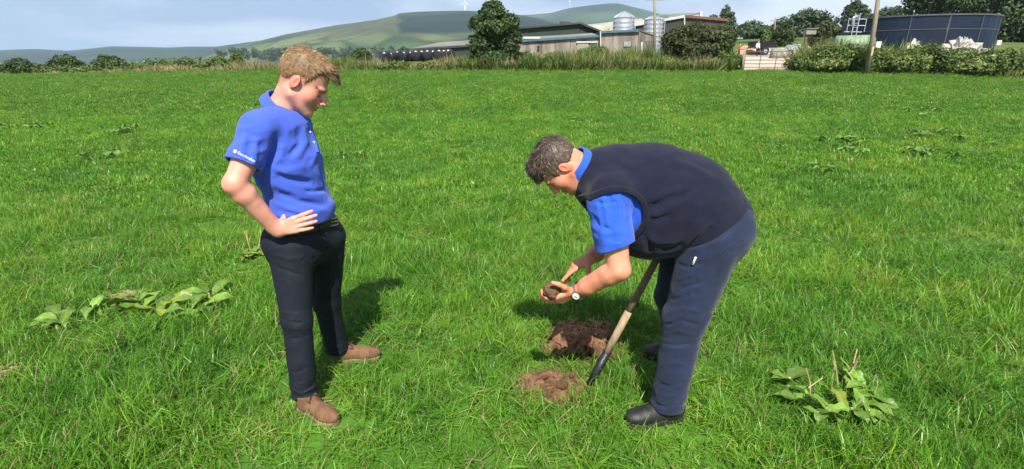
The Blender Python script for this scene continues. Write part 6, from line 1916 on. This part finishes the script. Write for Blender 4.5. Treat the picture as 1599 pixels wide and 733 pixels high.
    grey = np.clip((0.085 - L_[:, 2]) / 0.06, 0, 1)[:, None]
    hc *= 1 + grey * np.array([0.85, 0.95, 1.1]); hc *= 1 - 0.62 * np.clip((L_[:, 0] - 0.02) / 0.05, 0, 1)[:, None] * np.clip((L_[:, 2] - 0.03) / 0.05, 0, 1)[:, None]
    hc[:len(v)] *= 0.7
    per = rng.uniform(0.5, 1.4, len(pl)); per[rng.random(len(pl)) < 0.16] *= 3.0
    hc[len(v):] *= np.repeat(per, 5)[:, None]
    mesh_obj('hair', V, FF, M_hair_o, T, True, hc)
    # blue shirt under the vest: sleeves and collar
    ua = unit(El - Sn); hem = Sn + (El - Sn) * 0.67; uf = unit(Elf - Sf); hemf = Sf + (Elf - Sf) * 0.7
    def sh0(P):
        d = rcone(P, Sn + A3(-0.005, 0.015, 0.0), hem + ua * 0.06, 0.090, 0.082) - cloth_noise(P, 0.004, (14, 14, 18), 2)
        f = rcone(P, Sf, hemf + uf * 0.05, 0.094, 0.084)
        d = np.minimum(d, f)
        core = trunk(P) - 0.004
        return smin(d, np.maximum(core, (P[:, 0] - 0.75)), 0.02)
    cre = [([(930, 312), (938, 345), (942, 380)], 0.006, 0.009), ([(950, 302), (955, 340), (954, 378)], -0.006, 0.009),
           ([(940, 306), (946, 330), (950, 356)], 0.005, 0.008), ([(966, 305), (968, 340), (966, 378)], 0.006, 0.010),
           ([(978, 312), (978, 340), (974, 366)], -0.007, 0.009), ([(922, 330), (935, 350), (958, 362)], -0.005, 0.008),
           ([(926, 352), (944, 366), (972, 362)], 0.005, 0.008), ([(925, 316), (948, 318), (976, 312)], -0.005, 0.009)]
    sh1 = creased(sh0, [(a, b * 1.5, c) for a, b, c in cre], 2.1)
    cutn = lambda P: arm(P, Sn, El, Wr) - 0.012
    cutf = lambda P: arm(P, Sf, Elf, Wrf) - 0.012
    def shirt(P):
        d = sh1(P)
        nn = np.linalg.norm(P - (hem + ua * 0.05), axis=-1) < 0.15; nf = np.linalg.norm(P - (hemf + uf * 0.05), axis=-1) < 0.15
        d = np.where(nn, smax(d, plane(P, hem, ua + A3(0.10, 0, 0.25)), 0.004), d)
        d = np.where(nf, smax(d, plane(P, hemf, uf), 0.004), d)
        d = np.where(nn & (plane(P, hem, ua) > -0.05), smax(d, -cutn(P), 0.003), d)
        d = np.where(nf & (plane(P, hemf, uf) > -0.05), smax(d, -cutf(P), 0.003), d)
        return smax(d, -rcone(P, HO + A3(-0.03, 0, -0.04) @ RH, nb + A3(0.04, 0, 0), 0.070, 0.074), 0.004)
    v, F = surface(shirt, A3(0.22, 1.95, 0.75), A3(0.82, 2.75, 1.45), 0.0045)
    sh = mesh_obj('polo_shirt', v, F, M_polo2, T, True)
    na = unit(HO + A3(-0.035, 0, -0.04) @ RH - nb)
    dn = unit(hf - na * (hf @ na))                       # throat side
    def collar(P):
        q = P - (nb + na * 0.040); h = q @ na; r = np.linalg.norm(q - h[:, None] * na, axis=-1)
        fr = (q @ dn) / (r + 1e-6)
        top = 0.030 - 0.004 * fr; bot = top - 0.040
        d = np.abs(r - (0.082 + 0.16 * (top - h))) - 0.0045
        d = smax(d, h - top, 0.004); d = smax(d, bot - h, 0.004)
        wide = np.abs(np.cross(q, na) @ dn) - (0.004 + 0.5 * np.clip(top - h, 0, 1))
        return np.where(fr > 0.5, smax(d, -wide, 0.004), d)
    v, F = surface(collar, nb - 0.19, nb + 0.19, 0.003)
    mesh_obj('collar', v, F, M_polo2, sh, True)
    # knitted vest
    HCc = W(958, 340, 2.10)
    def hole(P):
        q = P - HCc
        return np.maximum((np.sqrt((q[:, 0] / 0.126) ** 2 + (q[:, 2] / 0.124) ** 2) - 1) * 0.124, P[:, 1] - 2.25)
    holef = lambda P: rcone(P, Sf + A3(-0.005, -0.06, 0.005), Elf, 0.115, 0.10)
    def v0(P):
        d = trunk(P) - 0.016
        return d - cloth_noise(P, 0.003, (7, 7, 11), 41) - 0.002 * vnoise(P * 26, 44)
    cre = [([(1012, 326), (1042, 312), (1072, 304)], -0.010, 0.012), ([(1010, 316), (1040, 302), (1068, 294)], 0.007, 0.011),
           ([(1014, 340), (1050, 326), (1080, 308)], 0.006, 0.012), ([(1005, 345), (1030, 342), (1052, 334)], -0.007, 0.011),
           ([(1072, 392), (1092, 372), (1114, 352)], -0.009, 0.012), ([(1062, 388), (1084, 366), (1104, 346)], 0.007, 0.012),
           ([(1085, 398), (1110, 378), (1128, 362)], 0.006, 0.010), ([(1008, 372), (1030, 378), (1056, 376)], 0.005, 0.016),
           ([(1030, 392), (1052, 388), (1074, 378)], -0.006, 0.012), ([(1000, 360), (1012, 380), (1016, 398)], -0.006, 0.012),
           ([(1040, 250), (1080, 262), (1120, 285)], 0.004, 0.020), ([(960, 250), (990, 262), (1010, 282)], 0.003, 0.018)]
    v1 = creased(v0, [(a, b * 2.0, c * 1.1) for a, b, c in cre], 2.2)
    HC, HN = W(1097, 391, 2.14), unit(A3(0.48, -0.10, -0.87))
    hemcut = lambda P: plane(P, HC, HN)
    neckcut = lambda P: plane(P, nb + na * 0.040, na)
    def vest(P):
        d = smax(v1(P), -hole(P), 0.005); d = smax(d, -holef(P), 0.005)
        d = smax(d, hemcut(P), 0.008)
        d = smax(d, -rcone(P, HO, nb + A3(0.05, 0, 0), 0.086, 0.088), 0.005)
        return smax(d, neckcut(P), 0.005)
    v, F = surface(vest, A3(0.25, 2.00, 0.60), A3(1.35, 2.70, 1.48), 0.0048)
    ve = mesh_obj('knitted_vest', v, F, M_vest, T, True)
    def rib(P):
        a = np.abs(hole(P) - 0.011) - 0.012
        ribs = 0.0012 * np.sin(hole(P) * 900)
        return smax(np.maximum(np.maximum(a, P[:, 1] - 2.25), neckcut(P) + 0.012), np.abs(v0(P) - 0.001 + ribs) - 0.006 * np.clip((-neckcut(P) - 0.01) / 0.06, 0, 1) + 0.0005, 0.003)
    v, F = surface(rib, Sn - 0.22, Sn + 0.22, 0.004)
    mesh_obj('armhole_band', v, F, M_rib, ve, True)
    # trousers
    def tr0(P):
        d = legs(P) - 0.007 - cloth_noise(P, 0.004, (8, 8, 8), 61) - cloth_noise(P, 0.002, (16, 16, 18), 62)
        low = np.clip((0.26 - P[:, 2]) / 0.16, 0, 1)
        return d - low * cloth_noise(P + 0.014 * vnoise(P * 16, 3)[:, None], 0.006, (10, 10, 24), 63)
    cre = [([(1120, 402), (1140, 385), (1165, 372)], 0.006, 0.010), ([(1110, 420), (1135, 398), (1158, 385)], -0.006, 0.010),
           ([(1045, 430), (1062, 436), (1085, 428)], 0.006, 0.010), ([(1042, 446), (1066, 450), (1096, 440)], -0.006, 0.011),
           ([(1040, 490), (1066, 482), (1092, 486)], 0.007, 0.011), ([(1038, 508), (1064, 500), (1090, 508)], -0.008, 0.010),
           ([(1036, 522), (1060, 516), (1086, 524)], 0.007, 0.010), ([(1034, 536), (1056, 540), (1082, 536)], -0.006, 0.010),
           ([(1034, 572), (1056, 566), (1076, 572)], 0.005, 0.010), ([(1028, 598), (1048, 604), (1068, 596)], -0.007, 0.010),
           ([(1024, 614), (1044, 620), (1064, 612)], 0.008, 0.009), ([(1022, 630), (1042, 636), (1062, 628)], -0.008, 0.008),
           ([(1100, 395), (1092, 420), (1090, 440)], 0.004, 0.005), ([(1082, 430), (1076, 470), (1062, 520)], 0.003, 0.008),
           ([(1030, 470), (1052, 468), (1080, 460)], -0.005, 0.010), ([(1058, 412), (1074, 418), (1098, 410)], -0.006, 0.009)]
    tr1 = creased(tr0, [(a, b * 1.4, c * 0.75) for a, b, c in cre], 2.15)
    def trousers(P):
        d = smax(tr1(P), plane(P, P4 + A3(-0.02, 0, 0.03), (-0.55, 0, 0.83)), 0.006)
        return smax(d, 0.080 - P[:, 2], 0.006)
    v, F = surface(trousers, A3(0.45, 1.92, 0.06), A3(1.40, 2.95, 1.22), 0.0052)
    tr = mesh_obj('trousers', v, F, M_trous_o, T, True)
    # pen clipped in the hip pocket
    pn = hits(trousers, [(1086, 401), (1081, 413)], 2.1) + A3(0, -0.006, 0)
    pen = MB().tube([pn[0], pn[1]], 0.005, 10).build('pen', M_whitepl, T, True)
    MB().bar(pn[0] + A3(0, -0.007, 0), pn[0] * 0.5 + pn[1] * 0.5 + A3(0, -0.007, 0), 0.004, 0.002).build('pen_clip', M_steel, pen)
    # steel watch and a black wristband
    ax = unit(Wr - El); wc = Wr - ax * 0.006; cam = unit(A3(0, 0, CAM_H) - wc); cam = unit(cam - ax * (cam @ ax)); lowc = unit(cam * 0.9 - A3(0, 0, 0.35)); lowc = unit(lowc - ax * (lowc @ ax))
    RW = np.array([ax, np.cross(lowc, ax), lowc])
    def ringpts(c, r, n=26): return [c + r * (math.cos(a) * RW[1] + math.sin(a) * RW[2]) for a in np.linspace(0, 2 * math.pi, n)]
    wt = None
    m = MB(); rp = ringpts(wc, 0.0415)
    for i in range(25):
        mid = (rp[i] + rp[i + 1]) / 2; o_ = unit(mid - wc); m.box(mid, (0.019, 0.0088, 0.004), np.array([ax, np.cross(o_, ax), o_]))
    wt = m.build('watch_strap', M_steel, T)
    cc = wc + RW[2] * 0.0445
    MB().tube([cc - RW[2] * 0.005, cc + RW[2] * 0.005], 0.020, 24).build('watch_case', M_steel, wt)
    MB().tube([cc + RW[2] * 0.0045, cc + RW[2] * 0.0058], 0.0165, 24).build('watch_dial', M_dial, wt)
    mh = MB(); mh.bar(cc + RW[2] * 0.0065, cc + RW[2] * 0.0065 + RW[1] * 0.011, 0.0015, 0.001, up=RW[2]); mh.bar(cc + RW[2] * 0.0065, cc + RW[2] * 0.0065 + RW[0] * 0.008, 0.0018, 0.001, up=RW[2])
    mh.build('watch_hands', M_black, wt)
    m = MB(); m.tube(ringpts(Wr + ax * 0.020, 0.0355)[:-1] + ringpts(Wr + ax * 0.020, 0.0355)[:1], 0.0045, 8, False).build('wristband', M_black, T, True)
    shoe('boot', T, (0.862, 2.150, 0), (0.555, 2.085, 0), M_blackshoe, M_blacksole, M_greylace, L=0.315, tall=0.125)
    shoe('boot', T, (1.10, 2.715, 0), (0.79, 2.70, 0), M_blackshoe, M_blacksole, M_greylace, L=0.315, tall=0.125)
    # the clod he breaks up
    def clod(P):
        q = P - LUMP
        d = ell(P, LUMP, (0.046, 0.045, 0.043))
        return d - 0.007 * fbm(q * 38, 3, 4) + 0.006 * np.abs(vnoise(q * 30, 9))
    v, F = surface(clod, LUMP - 0.075, LUMP + 0.075, 0.0028)
    c = mesh_obj('soil_clod', v, F, M_soil, None, True, origin=LUMP - A3(0, 0, 0.045))
    tag(c, "fist-sized clod of brown soil held in the bending man's hands", 'soil clod')
    return T

if DO_PEOPLE:
    young_man()
    bending_man()

spade()
soil()
for i_, d_ in enumerate(DOCKS):
    dock(*d_[:6], 200 + i_, d_[6])

# ------------------------------------------------------------------ the air between here and the hills
if DO_HAZE:
    m_h = bpy.data.materials.new('haze'); m_h.use_nodes = True
    hn, hl_ = m_h.node_tree.nodes, m_h.node_tree.links
    hn.clear()
    ho = hn.new('ShaderNodeOutputMaterial'); pv = hn.new('ShaderNodeVolumePrincipled')
    pv.inputs['Color'].default_value = (0.66, 0.83, 1.0, 1); pv.inputs['Density'].default_value = 0.00013; pv.inputs['Anisotropy'].default_value = 0.0
    hl_.new(pv.outputs['Volume'], ho.inputs['Volume'])
    hb = MB().box((0, 2290, 210), (17600, 4700, 500)).build('haze', m_h)
    tag(hb, kind='stuff')
